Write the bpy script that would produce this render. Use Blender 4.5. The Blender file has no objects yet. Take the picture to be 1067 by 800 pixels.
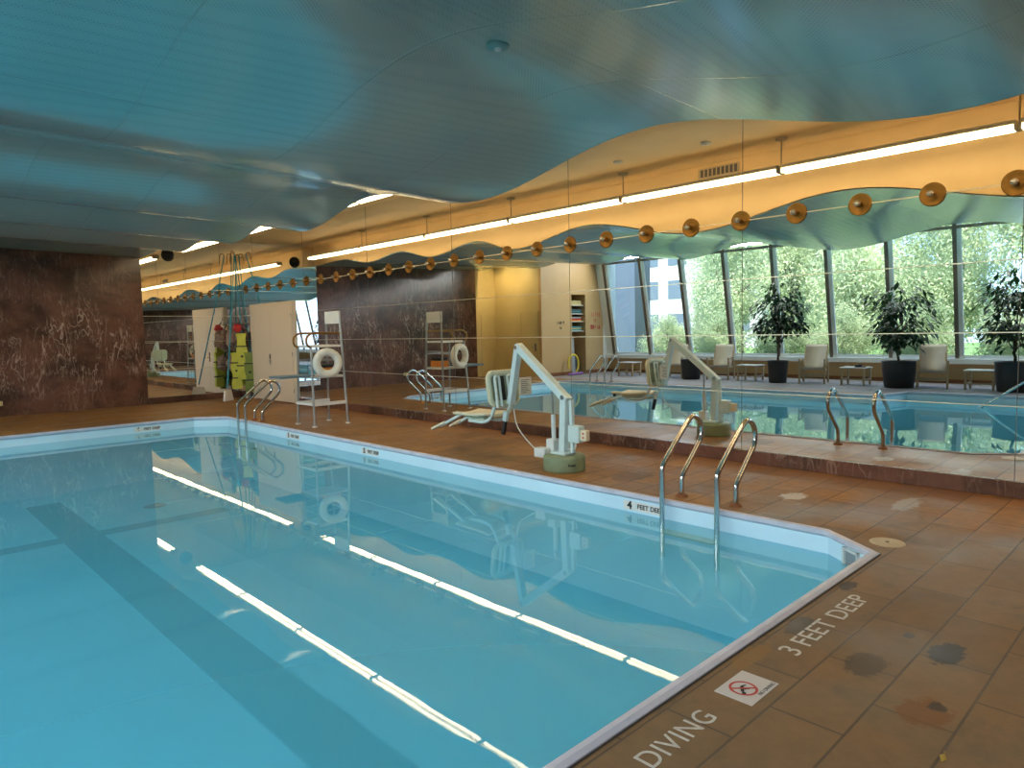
import bpy, bmesh, math, random
from mathutils import Vector, Matrix
R = math.radians
PI = math.pi
scene = bpy.context.scene
COL = scene.collection
random.seed(7)

# ---------------------------------------------------------------- materials
def new_mat(name):
    m = bpy.data.materials.new(name); m.use_nodes = True
    nt = m.node_tree
    return m, nt, nt.nodes, nt.links, nt.nodes['Principled BSDF']

def pmat(name, col, rough=.5, metal=0., var=0., vscale=8., bump=0., bscale=60., spec=.5, emis=None, estr=0.):
    m, nt, N, L, p = new_mat(name)
    p.inputs['Base Color'].default_value = (*col, 1)
    p.inputs['Roughness'].default_value = rough
    p.inputs['Metallic'].default_value = metal
    p.inputs['Specular IOR Level'].default_value = spec
    if emis:
        p.inputs['Emission Color'].default_value = (*emis, 1)
        p.inputs['Emission Strength'].default_value = estr
    if var or bump:
        tc = N.new('ShaderNodeTexCoord')
    if var:
        n = N.new('ShaderNodeTexNoise'); n.inputs['Scale'].default_value = vscale; n.inputs['Detail'].default_value = 4
        L.new(tc.outputs['Object'], n.inputs['Vector'])
        r = N.new('ShaderNodeValToRGB')
        r.color_ramp.elements[0].position = .3; r.color_ramp.elements[1].position = .7
        r.color_ramp.elements[0].color = (*[c*(1-var) for c in col], 1)
        r.color_ramp.elements[1].color = (*[min(1, c*(1+var)) for c in col], 1)
        L.new(n.outputs['Fac'], r.inputs['Fac']); L.new(r.outputs['Color'], p.inputs['Base Color'])
    if bump:
        n2 = N.new('ShaderNodeTexNoise'); n2.inputs['Scale'].default_value = bscale
        L.new(tc.outputs['Object'], n2.inputs['Vector'])
        b = N.new('ShaderNodeBump'); b.inputs['Strength'].default_value = bump; b.inputs['Distance'].default_value = .01
        L.new(n2.outputs['Fac'], b.inputs['Height']); L.new(b.outputs['Normal'], p.inputs['Normal'])
    return m

class G:                                   # tiny node-graph helper
    def __init__(s, nt): s.nt = nt; s.N = nt.nodes; s.L = nt.links
    def inp(s, sock, v):
        if hasattr(v, 'is_linked'): s.L.new(v, sock)
        elif isinstance(v, (tuple, list)) and len(v) == 3 and sock.type == 'RGBA': sock.default_value = (*v, 1)
        else: sock.default_value = v
    def math(s, op, a, b=0., c=0.):
        n = s.N.new('ShaderNodeMath'); n.operation = op
        for i, v in enumerate((a, b, c)): s.inp(n.inputs[i], v)
        return n.outputs[0]
    def mix(s, f, a, b, bt='MIX'):
        n = s.N.new('ShaderNodeMixRGB'); n.blend_type = bt
        for i, v in enumerate((f, a, b)): s.inp(n.inputs[i], v)
        return n.outputs[0]
    def noise(s, vec, scale, detail=4., rough=.5, dist=0.):
        n = s.N.new('ShaderNodeTexNoise')
        for k, v in (('Vector', vec), ('Scale', scale), ('Detail', detail), ('Roughness', rough), ('Distortion', dist)): s.inp(n.inputs[k], v)
        return n.outputs['Fac']
    def ramp(s, f, stops):
        n = s.N.new('ShaderNodeValToRGB'); e = n.color_ramp.elements
        while len(e) < len(stops): e.new(.5)
        for i, (p, c) in enumerate(stops):
            e[i].position = p; e[i].color = (*c, 1) if isinstance(c, tuple) else (c, c, c, 1)
        s.inp(n.inputs[0], f); return n.outputs[0]
    def sstep(s, v, a, b):
        n = s.N.new('ShaderNodeMapRange'); n.interpolation_type = 'SMOOTHSTEP'
        s.inp(n.inputs[0], v); n.inputs[1].default_value = a; n.inputs[2].default_value = b
        n.inputs[3].default_value = 0; n.inputs[4].default_value = 1
        return n.outputs[0]
    def mapping(s, vec, loc=(0,0,0), rot=(0,0,0), sc=(1,1,1)):
        n = s.N.new('ShaderNodeMapping'); s.inp(n.inputs[0], vec)
        n.inputs[1].default_value = loc; n.inputs[2].default_value = rot; n.inputs[3].default_value = sc
        return n.outputs[0]
    def obj(s):
        return s.N.new('ShaderNodeTexCoord').outputs['Object']
    def xyz(s, v):
        n = s.N.new('ShaderNodeSeparateXYZ'); s.L.new(v, n.inputs[0]); return n.outputs
    def bump(s, h, st=.3, d=.01):
        n = s.N.new('ShaderNodeBump'); n.inputs['Strength'].default_value = st; n.inputs['Distance'].default_value = d
        s.L.new(h, n.inputs['Height']); return n.outputs[0]

def deck_mat():
    m, nt, N, L, p = new_mat('slate_deck'); g = G(nt); o = g.obj(); X = g.xyz(o)
    b = N.new('ShaderNodeTexBrick'); b.offset = .5
    L.new(g.mapping(o, loc=(.105+.31, -.075, 0)), b.inputs['Vector'])
    b.inputs['Scale'].default_value = 1; b.inputs['Brick Width'].default_value = .62; b.inputs['Row Height'].default_value = .3
    b.inputs['Mortar Size'].default_value = .006; b.inputs['Mortar Smooth'].default_value = .3; b.inputs['Bias'].default_value = 0
    b.inputs['Color1'].default_value = (.285, .150, .055, 1); b.inputs['Color2'].default_value = (.215, .113, .042, 1)
    b.inputs['Mortar'].default_value = (.075, .043, .022, 1)
    n1 = g.noise(o, 1.3, 5, .6); n2 = g.noise(o, 9, 6, .65)
    c = g.mix(.55, b.outputs['Color'], g.ramp(n1, [(.3, (.36, .33, .29)), (.5, (.6, .55, .48)), (.72, (.95, .82, .62))]), 'OVERLAY')
    c = g.mix(.35, c, g.ramp(n2, [(.3, .25), (.75, .8)]), 'OVERLAY')
    dirt = g.sstep(g.noise(g.mapping(o, loc=(3.1, 1.7, 0)), 1.9, 7, .72, .4), .50, .72)
    c = g.mix(g.math('MULTIPLY', dirt, .55), c, (.075, .056, .038))
    near = g.math('MULTIPLY', g.sstep(X[1], 3.4, 1.6), g.sstep(X[0], 7.0, 5.2))
    c = g.mix(g.math('MULTIPLY', near, .45), c, (.165, .125, .088))
    fleck = g.sstep(g.noise(o, 26, 5, .75), .60, .74)
    c = g.mix(g.math('MULTIPLY', fleck, .28), c, (.06, .045, .03))
    # darker, redder band at the foot of the mirror wall
    c = g.mix(g.math('MULTIPLY', g.sstep(X[0], 6.75, 7.35), .55), c, (.20, .075, .03))
    # greyer towards the window side
    c = g.mix(g.math('MULTIPLY', g.sstep(X[0], -.9, -2.2), .75), c, (.30, .31, .33))
    # lime streaks
    dry = g.math('MULTIPLY', g.sstep(g.noise(g.mapping(o, sc=(1.2, 2.6, 1)), 2.6, 6, .7, .6), .68, .73), g.math('MULTIPLY', g.sstep(X[0], 5.4, 5.9), g.sstep(X[1], 8., 3.)))
    c = g.mix(g.math('MULTIPLY', dry, .6), c, (.5, .52, .5))
    # rust patches and dark damp spots, each at its own place
    def blob(cx, cy, rx, ry, soft=.28):
        dx = g.math('DIVIDE', g.math('SUBTRACT', X[0], cx), rx); dy = g.math('DIVIDE', g.math('SUBTRACT', X[1], cy), ry)
        d = g.math('SQRT', g.math('ADD', g.math('MULTIPLY', dx, dx), g.math('MULTIPLY', dy, dy)))
        d = g.math('ADD', d, g.math('MULTIPLY', g.math('SUBTRACT', g.noise(o, 11, 6, .75), .5), 1.9))
        return g.sstep(d, 1., 1. - soft)
    for cx, cy, rx, ry, col, k in ((3.70, .885, .16, .085, (.022, .024, .024), .95), (3.80, 1.07, .04, .03, (.03, .035, .03), .85),
                                   (3.33, 1.12, .16, .09, (.07, .05, .035), .75), (3.07, .80, .16, .1, (.20, .075, .02), .7),
                                   (3.15, .77, .05, .04, (.04, .035, .03), .8), (4.30, 1.55, .1, .05, (.05, .045, .04), .85),
                                   (3.55, 1.52, .16, .07, (.06, .055, .05), .75), (3.05, 1.55, .2, .06, (.30, .15, .04), .65),
                                   (4.77, .62, .09, .07, (.22, .26, .32), .7), (5.05, .6, .13, .05, (.3, .32, .34), .5), (6.6, 1.9, .3, .1, (.45, .47, .46), .5),
                                   (6.25, 2.75, .16, .12, (.62, .62, .58), .7), (6.0, 4.4, .35, .2, (.10, .065, .04), .6), (6.3, 7.2, .7, .3, (.11, .07, .04), .5)):
        c = g.mix(g.math('MULTIPLY', blob(cx, cy, rx, ry), k), c, col)
    L.new(c, p.inputs['Base Color'])
    L.new(g.ramp(n1, [(.35, .38), (.7, .66)]), p.inputs['Roughness']); p.inputs['Specular IOR Level'].default_value = .22
    h = g.math('ADD', g.math('MULTIPLY', b.outputs['Fac'], -1.), g.math('MULTIPLY', n2, .5))
    L.new(g.bump(h, .5, .006), p.inputs['Normal'])
    return m

def marble_mat(name='brown_marble', bright=1., vk=.62):
    m, nt, N, L, p = new_mat(name); g = G(nt); o = g.obj()
    k = bright*1.5
    n1 = g.noise(g.mapping(o, rot=(.3, .2, .1), sc=(1, 1, 1.2)), 1.1, 7, .62, .6)
    c = g.ramp(n1, [(.25, (.020*k, .011*k, .008*k)), (.45, (.060*k, .029*k, .019*k)), (.6, (.110*k, .048*k, .031*k)), (.8, (.07*k, .036*k, .026*k))])
    Z = g.xyz(o)[2]
    band = g.math('MULTIPLY', g.sstep(Z, .1, 1.1), g.sstep(Z, 2.9, 1.9))
    mask = g.math('MULTIPLY', g.sstep(g.noise(o, 1.3, 4, .6), .40, .58), g.math('ADD', .35, band)) if bright > .97 else g.sstep(g.noise(o, .9, 3, .5), .42, .6)
    for rot, sc, w, a in (((.1, .85, .1), 1.9, .012, .9), ((.2, -.75, .1), 2.6, .011, .8), ((-.1, .5, .1), 4.2, .012, .6), ((.1, -1.1, -.1), 6., .014, .55)):
        v = g.mapping(o, rot=rot, sc=(1.5, 1, .34))
        f = g.noise(v, sc, 3, .5, .55)
        vein = g.math('SUBTRACT', 1., g.sstep(g.math('ABSOLUTE', g.math('SUBTRACT', f, .5)), 0., w))
        c = g.mix(g.math('MULTIPLY', g.math('MULTIPLY', vein, mask), a*vk), c, (.36*k, .25*k, .19*k))
    L.new(c, p.inputs['Base Color']); p.inputs['Roughness'].default_value = .22
    p.inputs['Specular IOR Level'].default_value = .4
    return m

def teal_mat():
    m, nt, N, L, p = new_mat('teal_perforated_metal'); g = G(nt); o = g.obj(); X = g.xyz(o)
    n = g.noise(o, .55, 4, .55)
    c = g.ramp(n, [(.3, (.36, .54, .56)), (.55, (.41, .58, .59)), (.75, (.47, .60, .57))])
    # sheet joints: along the waves every 1.22 m, across them every 2.3 m
    def joint(v, step, w, ph=0.):
        f = g.math('FRACT', g.math('DIVIDE', g.math('ADD', v, ph), step))
        d = g.math('MULTIPLY', g.math('ABSOLUTE', g.math('SUBTRACT', f, .5)), step)
        return g.math('SUBTRACT', 1., g.sstep(d, w*.4, w))
    j = g.math('MAXIMUM', joint(X[0], 1.22, .012, .3), g.math('MULTIPLY', joint(X[1], 2.3, .010, .55), .8))
    c = g.mix(g.math('MULTIPLY', j, .35), c, (.33, .50, .50))
    # fine perforation
    v = N.new('ShaderNodeTexVoronoi'); v.inputs['Scale'].default_value = 48; v.inputs['Randomness'].default_value = 0
    L.new(g.mapping(o, rot=(0, 0, .785)), v.inputs['Vector'])
    hole = g.math('SUBTRACT', 1., g.sstep(v.outputs['Distance'], .16, .30))
    c = g.mix(g.math('MULTIPLY', hole, .38), c, (.02, .06, .07))
    L.new(c, p.inputs['Base Color'])
    p.inputs['Metallic'].default_value = .35; p.inputs['Roughness'].default_value = .19
    L.new(g.bump(g.math('ADD', g.math('MULTIPLY', j, .6), g.math('MULTIPLY', n, 1.2)), .25, .03), p.inputs['Normal'])
    return m

def water_mat():
    m = bpy.data.materials.new('pool_water'); m.use_nodes = True; nt = m.node_tree; N = nt.nodes; L = nt.links
    N.remove(N['Principled BSDF']); g = G(nt)
    geo = N.new('ShaderNodeNewGeometry'); o = g.obj()
    h = g.math('ADD', g.noise(g.mapping(o, sc=(1, .6, 1)), 1.6, 2, .5, .3), g.math('MULTIPLY', g.noise(o, 6, 2, .5), .10))
    nrm = g.bump(h, .10, .005)
    vm = N.new('ShaderNodeVectorMath'); vm.operation = 'DOT_PRODUCT'
    L.new(geo.outputs['Normal'], vm.inputs[0]); L.new(geo.outputs['Incoming'], vm.inputs[1])
    c = g.math('SUBTRACT', 1., g.math('ABSOLUTE', vm.outputs['Value']))
    f = g.math('ADD', .025, g.math('MULTIPLY', .93, g.math('POWER', c, 4.6)))
    t = N.new('ShaderNodeBsdfTransparent'); t.inputs[0].default_value = (.78, .965, .985, 1)
    s = N.new('ShaderNodeBsdfGlossy'); s.inputs['Roughness'].default_value = 0.; s.inputs[0].default_value = (.95, 1, 1, 1)
    L.new(nrm, s.inputs['Normal'])
    df = N.new('ShaderNodeBsdfDiffuse'); df.inputs[0].default_value = (.13, .60, .78, 1)   # slight cloudiness of the water
    m0 = N.new('ShaderNodeMixShader'); m0.inputs[0].default_value = .42; L.new(t.outputs[0], m0.inputs[1]); L.new(df.outputs[0], m0.inputs[2])
    mx = N.new('ShaderNodeMixShader'); L.new(f, mx.inputs[0]); L.new(m0.outputs[0], mx.inputs[1]); L.new(s.outputs[0], mx.inputs[2])
    L.new(mx.outputs[0], N['Material Output'].inputs[0]); return m

def glass_mat():
    m = bpy.data.materials.new('window_glass'); m.use_nodes = True; nt = m.node_tree; N = nt.nodes; L = nt.links
    N.remove(N['Principled BSDF']); g = G(nt)
    geo = N.new('ShaderNodeNewGeometry')
    vm = N.new('ShaderNodeVectorMath'); vm.operation = 'DOT_PRODUCT'
    L.new(geo.outputs['Normal'], vm.inputs[0]); L.new(geo.outputs['Incoming'], vm.inputs[1])
    c = g.math('SUBTRACT', 1., g.math('ABSOLUTE', vm.outputs['Value']))
    f = g.math('ADD', .06, g.math('MULTIPLY', .9, g.math('POWER', c, 5.)))
    t = N.new('ShaderNodeBsdfTransparent'); t.inputs[0].default_value = (.93, .97, .96, 1)
    s = N.new('ShaderNodeBsdfGlossy'); s.inputs['Roughness'].default_value = 0.
    mx = N.new('ShaderNodeMixShader'); L.new(f, mx.inputs[0]); L.new(t.outputs[0], mx.inputs[1]); L.new(s.outputs[0], mx.inputs[2])
    L.new(mx.outputs[0], N['Material Output'].inputs[0]); return m

def mirror_mat():
    m, nt, N, L, p = new_mat('mirror_glass'); g = G(nt)
    p.inputs['Base Color'].default_value = (.86, .87, .83, 1); p.inputs['Metallic'].default_value = 1; p.inputs['Roughness'].default_value = 0.
    return m

def leaf_mat(name, dark, light, scale, transl=.35):
    m, nt, N, L, p = new_mat(name); g = G(nt); o = g.obj()
    inf = N.new('ShaderNodeObjectInfo')
    n = g.math('ADD', g.noise(o, scale, 3, .6), g.math('MULTIPLY', g.math('SUBTRACT', inf.outputs['Random'], .5), .25))
    c = g.ramp(n, [(.3, dark), (.7, light)])
    L.new(c, p.inputs['Base Color']); p.inputs['Roughness'].default_value = .5
    tr = N.new('ShaderNodeBsdfTranslucent'); L.new(c, tr.inputs[0])
    mx = N.new('ShaderNodeMixShader'); mx.inputs[0].default_value = transl
    L.new(p.outputs[0], mx.inputs[1]); L.new(tr.outputs[0], mx.inputs[2]); L.new(mx.outputs[0], N['Material Output'].inputs[0])
    return m

M = dict(
    deck=deck_mat(), marble=marble_mat(), curb=marble_mat('marble_curb', .95, .3), teal=teal_mat(), water=water_mat(), glass=glass_mat(), mirror=mirror_mat(),
    cream=pmat('cream_plaster', (.70, .49, .23), .6, var=.05, vscale=1.5),
    ochre=pmat('ochre_paint', (.60, .47, .22), .5, var=.06, vscale=1.5),
    beige=pmat('beige_paint', (.54, .34, .15), .55, var=.05, vscale=1.2),
    tealplaster=pmat('teal_plaster', (.20, .36, .37), .5, var=.08, vscale=1.),
    whiteframe=pmat('white_window_paint', (.86, .87, .84), .4),
    brownframe=pmat('bronze_mullion', (.20, .16, .12), .4, metal=.3),
    poolblue=pmat('pool_paint', (.24, .71, .90), .45, var=.05, vscale=.8),
    poolwall=pmat('pool_wall_paint', (.62, .84, .96), .4, var=.06, vscale=1.2),
    lip=pmat('pool_lip', (.60, .58, .66), .45, var=.1, vscale=6),
    lane=pmat('lane_paint', (.10, .40, .52), .5),
    caulk=pmat('caulk', (.05, .035, .025), .8),
    steel=pmat('stainless_steel', (.62, .62, .60), .16, metal=1),
    chrome=pmat('chrome', (.8, .8, .8), .06, metal=1),
    brass=pmat('brass', (.29, .155, .04), .5, metal=1, var=.1, vscale=20),
    alu=pmat('brushed_aluminium', (.36, .35, .33), .4, metal=.6),
    bulb=pmat('silvered_bulb', (.70, .64, .55), .22, metal=.7),
    seam=pmat('seam_strip', (.80, .72, .55), .3, metal=.8),
    seamdark=pmat('seam_dark', (.10, .09, .08), .6),
    rust=pmat('rusty_collar', (.26, .10, .04), .6, metal=.4, var=.3, vscale=40),
    tube=pmat('lit_tube', (1, .9, .7), .4, emis=(1., .80, .50), estr=13.),
    fixture=pmat('fixture_metal', (.62, .54, .40), .4, metal=.2),
    lift=pmat('pale_blue_powdercoat', (.62, .74, .72), .4, var=.05),
    liftseat=pmat('cream_moulded_plastic', (.74, .66, .46), .5),
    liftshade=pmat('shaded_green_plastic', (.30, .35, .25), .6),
    liftback=pmat('pale_green_plastic', (.56, .64, .50), .5),
    liftbase=pmat('grey_green_base', (.22, .27, .15), .6, var=.1),
    whitebox=pmat('off_white_plastic', (.68, .70, .66), .45),
    black=pmat('black_rubber', (.012, .012, .014), .5),
    paper=pmat('paper_card', (.62, .60, .50), .7),
    white=pmat('white_paint', (.78, .76, .70), .5),
    letter=pmat('white_deck_paint', (.60, .55, .48), .7, var=.15, vscale=30),
    signred=pmat('sign_red', (.55, .05, .04), .5), signwhite=pmat('sign_white', (.62, .56, .52), .5), ink=pmat('black_ink', (.02, .02, .02), .6),
    ringw=pmat('ring_buoy_white', (.75, .72, .62), .5, var=.06, vscale=6),
    bluestep=pmat('blue_grey_tread', (.13, .20, .24), .5),
    orange=pmat('orange_plastic', (.75, .25, .03), .45),
    door=pmat('door_paint', (.66, .56, .43), .45),
    tealpole=pmat('teal_pole', (.03, .25, .33), .35, metal=.3),
    lime=pmat('lime_foam', (.52, .54, .06), .6, var=.1), darkgreen=pmat('olive_foam', (.16, .22, .04), .7, var=.15), red=pmat('red_foam', (.5, .03, .03), .6),
    mesh=pmat('mesh_bag_fabric', (.26, .17, .13), .9, var=.45, vscale=22, bump=.6, bscale=80),
    pot=pmat('black_planter', (.022, .022, .024), .45, var=.1), soil=pmat('soil', (.03, .02, .012), .95),
    bark=pmat('plant_bark', (.10, .07, .04), .8, var=.2, vscale=20), treebark=pmat('tree_bark', (.13, .10, .07), .9, var=.3, vscale=6),
    houseleaf=leaf_mat('house_plant_leaf', (.008, .030, .010), (.03, .085, .022), 2.5, .2),
    treeleaf=leaf_mat('tree_leaf', (.30, .40, .22), (.74, .78, .50), .55, .45),
    chairwood=pmat('pale_wood_frame', (.46, .34, .20), .5, var=.1, vscale=12), sling=pmat('sling_fabric', (.62, .54, .42), .75, bump=.2, bscale=300),
    tabletop=pmat('table_top', (.62, .60, .55), .4),
    speaker=pmat('black_globe', (.015, .014, .013), .45),
    lawn=pmat('lawn', (.16, .28, .06), .9, var=.3, vscale=3), 
    bluewall=pmat('grey_blue_cladding', (.070, .095, .12), .5, var=.06, vscale=.6), greywall=pmat('grey_stone', (.50, .48, .46), .7, var=.15, vscale=.8), winglass=pmat('dark_window', (.10, .13, .16), .1),
    vent=pmat('vent_metal', (.45, .36, .22), .5), yellowpl=pmat('yellow_noodle', (.75, .55, .05), .6), purple=pmat('purple_noodle', (.35, .15, .4), .6),
    board=pmat('foam_board', (.05, .07, .08), .6), boardl=pmat('foam_board_grey', (.35, .36, .36), .6), tealboard=pmat('teal_board', (.05, .22, .25), .6), sand=pmat('sand_board', (.55, .45, .2), .6),
    leafy=pmat('dry_leaf', (.5, .32, .06), .8), lid=pmat('skimmer_lid', (.50, .40, .26), .6, var=.15, vscale=25), grate=pmat('grate_grey', (.25, .3, .32), .5),
    trimwhite=pmat('white_trim', (.7, .66, .58), .5), limeplate=pmat('yellow_plate', (.55, .45, .2), .5),
)

# ---------------------------------------------------------------- mesh builder
class MB:
    def __init__(s): s.v = []; s.f = []; s.sm = []
    def add(s, vs, fs, smooth=False, mat=None):
        o = len(s.v)
        for v in vs: s.v.append(tuple(mat @ Vector(v)) if mat else tuple(v))
        for f in fs: s.f.append(tuple(i+o for i in f)); s.sm.append(smooth)
        return s
    def box(s, a, b, mat=None, bev=0.):
        (x0, y0, z0), (x1, y1, z1) = [min(p, q) for p, q in zip(a, b)], [max(p, q) for p, q in zip(a, b)]
        if bev:
            bev = min(bev, .49*min(x1-x0, y1-y0, z1-z0))
            bm = bmesh.new(); bmesh.ops.create_cube(bm, size=1)
            for v in bm.verts: v.co = Vector(((x0+x1)/2+v.co.x*(x1-x0), (y0+y1)/2+v.co.y*(y1-y0), (z0+z1)/2+v.co.z*(z1-z0)))
            bmesh.ops.bevel(bm, geom=list(bm.edges), offset=bev, segments=2, affect='EDGES', profile=.5)
            return s.bm(bm, mat)
        vs = [(x, y, z) for z in (z0, z1) for y in (y0, y1) for x in (x0, x1)]
        return s.add(vs, [(0,2,3,1), (4,5,7,6), (0,1,5,4), (2,6,7,3), (0,4,6,2), (1,3,7,5)], False, mat)
    def bm(s, bm, mat=None, smooth=False):
        bm.verts.ensure_lookup_table(); bm.verts.index_update()
        s.add([v.co[:] for v in bm.verts], [[v.index for v in f.verts] for f in bm.faces], smooth, mat); bm.free(); return s
    def bar(s, a, b, w, h=None, up=(0,0,1), bev=0.):
        a, b = Vector(a), Vector(b); h = h or w; d = b-a; l = d.length; z = d/l
        u = Vector(up); x = u.cross(z)
        if x.length < 1e-4: x = Vector((1,0,0)).cross(z)
        x.normalize(); y = z.cross(x)
        m = Matrix((( x[0],y[0],z[0],a[0]),(x[1],y[1],z[1],a[1]),(x[2],y[2],z[2],a[2]),(0,0,0,1)))
        return s.box((-w/2,-h/2,0),(w/2,h/2,l), m, bev)
    def tube(s, pts, r, n=10, cap=True, closed=False):
        pts = [Vector(p) for p in pts]; k = len(pts)
        rs = r if isinstance(r, (list, tuple)) else [r]*k
        T = []
        for i in range(k):
            a = pts[(i-1) % k] if (closed or i > 0) else pts[i]; b = pts[(i+1) % k] if (closed or i < k-1) else pts[i]
            T.append((b-a).normalized())
        u = Vector((0,0,1)) if abs(T[0].z) < .9 else Vector((1,0,0))
        u = (u - T[0]*u.dot(T[0])).normalized(); vs = []
        for i in range(k):
            if i: u = (u - T[i]*u.dot(T[i])).normalized()
            w = T[i].cross(u)
            for j in range(n):
                a = 2*PI*j/n; vs.append(pts[i] + (u*math.cos(a)+w*math.sin(a))*rs[i])
        fs = []
        for i in range(k if closed else k-1):
            for j in range(n):
                a, b = i*n+j, i*n+(j+1) % n; c, d = ((i+1) % k)*n+(j+1) % n, ((i+1) % k)*n+j
                fs.append((a, b, c, d))
        s.add(vs, fs, True)
        if cap and not closed:
            s.add([vs[j] for j in range(n)][::-1], [tuple(range(n))]); s.add([vs[(k-1)*n+j] for j in range(n)], [tuple(range(n))])
        return s
    def lathe(s, prof, n=24, mat=None, smooth=True):
        vs = []; fs = []
        for r, z in prof:
            for j in range(n): vs.append((r*math.cos(2*PI*j/n), r*math.sin(2*PI*j/n), z))
        for i in range(len(prof)-1):
            for j in range(n): fs.append((i*n+j, i*n+(j+1) % n, (i+1)*n+(j+1) % n, (i+1)*n+j))
        return s.add(vs, fs, smooth, mat)
    def sphere(s, c, r, n=16, sc=(1,1,1)):
        prof = [(max(1e-4, math.sin(PI*i/(n//2))), -math.cos(PI*i/(n//2))) for i in range(n//2+1)]
        return s.lathe(prof, n, Matrix.Translation(c) @ Matrix.Diagonal((r*sc[0], r*sc[1], r*sc[2], 1)))
    def prism(s, poly, a, b, axis=2):
        k = len(poly)
        def p(q, t): return {2: (q[0], q[1], t), 1: (q[0], t, q[1]), 0: (t, q[0], q[1])}[axis]
        vs = [p(q, a) for q in poly] + [p(q, b) for q in poly]
        fs = [tuple(range(k))[::-1], tuple(range(k, 2*k))] + [(i, (i+1) % k, k+(i+1) % k, k+i) for i in range(k)]
        return s.add(vs, fs)
    def build(s, name, mat, parent=None, off=None, **props):
        me = bpy.data.meshes.new(name)
        vs = s.v if off is None else [(v[0]-off[0], v[1]-off[1], v[2]-off[2]) for v in s.v]
        me.from_pydata(vs, [], s.f); me.polygons.foreach_set('use_smooth', s.sm)
        me.materials.append(M[mat] if isinstance(mat, str) else mat); me.update()
        bm = bmesh.new(); bm.from_mesh(me); bmesh.ops.recalc_face_normals(bm, faces=bm.faces); bm.to_mesh(me); bm.free()
        o = bpy.data.objects.new(name, me); COL.objects.link(o)
        if parent: o.parent = parent
        elif off is not None: o.location = off
        for k, v in props.items(): o[k] = v
        return o

def thing(name, loc, label, category, group=None, rz=0.):
    o = bpy.data.objects.new(name, None); COL.objects.link(o); o.location = loc; o.rotation_euler = (0, 0, rz); o.empty_display_size = .1
    o['label'] = label; o['category'] = category
    if group: o['group'] = group
    return o
def tag(o, label, category, group=None, kind=None):
    o['label'] = label; o['category'] = category
    if group: o['group'] = group
    if kind: o['kind'] = kind
    return o
def struct(o): o['kind'] = 'structure'; return o
def dup(o, parent=None):
    c = o.copy(); COL.objects.link(c)
    if parent: c.parent = parent
    for ch in list(o.children): dup(ch, c)
    return c
ORD = ['first','second','third','fourth','fifth','sixth','seventh','eighth','ninth','tenth','eleventh','twelfth','thirteenth','fourteenth','fifteenth',
       'sixteenth','seventeenth','eighteenth','nineteenth','twentieth','twenty-first','twenty-second','twenty-third','twenty-fourth','twenty-fifth','twenty-sixth','twenty-seventh']

def arc_pts(p0, p1, p2, n=6):   # quadratic corner
    p0, p1, p2 = Vector(p0), Vector(p1), Vector(p2)
    return [p0*(1-t)**2 + p1*2*t*(1-t) + p2*t*t for t in [i/n for i in range(n+1)]]
def smooth_path(pts, r=.08, n=5):
    pts = [Vector(p) for p in pts]; out = [pts[0]]
    for a, b, c in zip(pts, pts[1:], pts[2:]):
        d1 = min(r, (a-b).length*.45); d2 = min(r, (c-b).length*.45)
        out += arc_pts(b+(a-b).normalized()*d1, b, b+(c-b).normalized()*d2, n)
    return out + [pts[-1]]

# ---------------------------------------------------------------- layout constants (metres; x towards the mirror wall, y along it)
MX = 7.45          # mirror plane
YF = 18.05         # far wall
YN = -4.6          # near wall
XW = -5.2          # foot of the leaning windows
ZC = 4.05          # flat ceiling
XE, XL = 5.2, -.95 # edges of the teal ceiling
YA = 15.80         # cream wall beside the windows
XS = -1.71         # side wall of the recess
WZ = -.18          # water level
PB = -1.1          # pool floor

# ---------------------------------------------------------------- pool outline
pool = [(5.35, 2.08), (5.35, 13.72), (4.85, 14.16), (-.7, 14.16), (-1.1, 13.76), (-1.1, 5.3), (-2.3, 5.0), (-2.3, 2.0), (-1.95, 1.62), (5.02, 1.62)]
NP = len(pool)
def ring_inset(poly, d):
    out = []
    for i in range(len(poly)):
        a, b, c = Vector(poly[i-1]), Vector(poly[i]), Vector(poly[(i+1) % len(poly)])
        e1 = (b-a).normalized(); e2 = (c-b).normalized()
        n1 = Vector((-e1.y, e1.x)); n2 = Vector((-e2.y, e2.x))
        bis = (n1+n2); bis = bis/ (bis.length**2) * 2
        out.append(tuple(b + bis*d))
    return out

# ---------------------------------------------------------------- floor
bm = bmesh.new()
def loop(pts, z):
    vs = [bm.verts.new((x, y, z)) for x, y in pts]
    return [bm.edges.new((vs[i], vs[(i+1) % len(vs)])) for i in range(len(vs))]
outer = [(XW-.25, YN-.1), (MX+.15, YN-.1), (MX+.15, YF+.1), (XW-.25, YF+.1)]
hole = ring_inset(pool, -.012)
ed = loop(outer, 0) + loop(hole, 0)
bmesh.ops.triangle_fill(bm, edges=ed, use_beauty=True)
mb = MB().bm(bm)
for (a, b) in zip(hole, hole[1:]+hole[:1]):
    mb.add([(*a, 0), (*b, 0), (*b, -.1), (*a, -.1)], [(0,1,2,3)])
struct(mb.build('floor', 'deck'))

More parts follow.
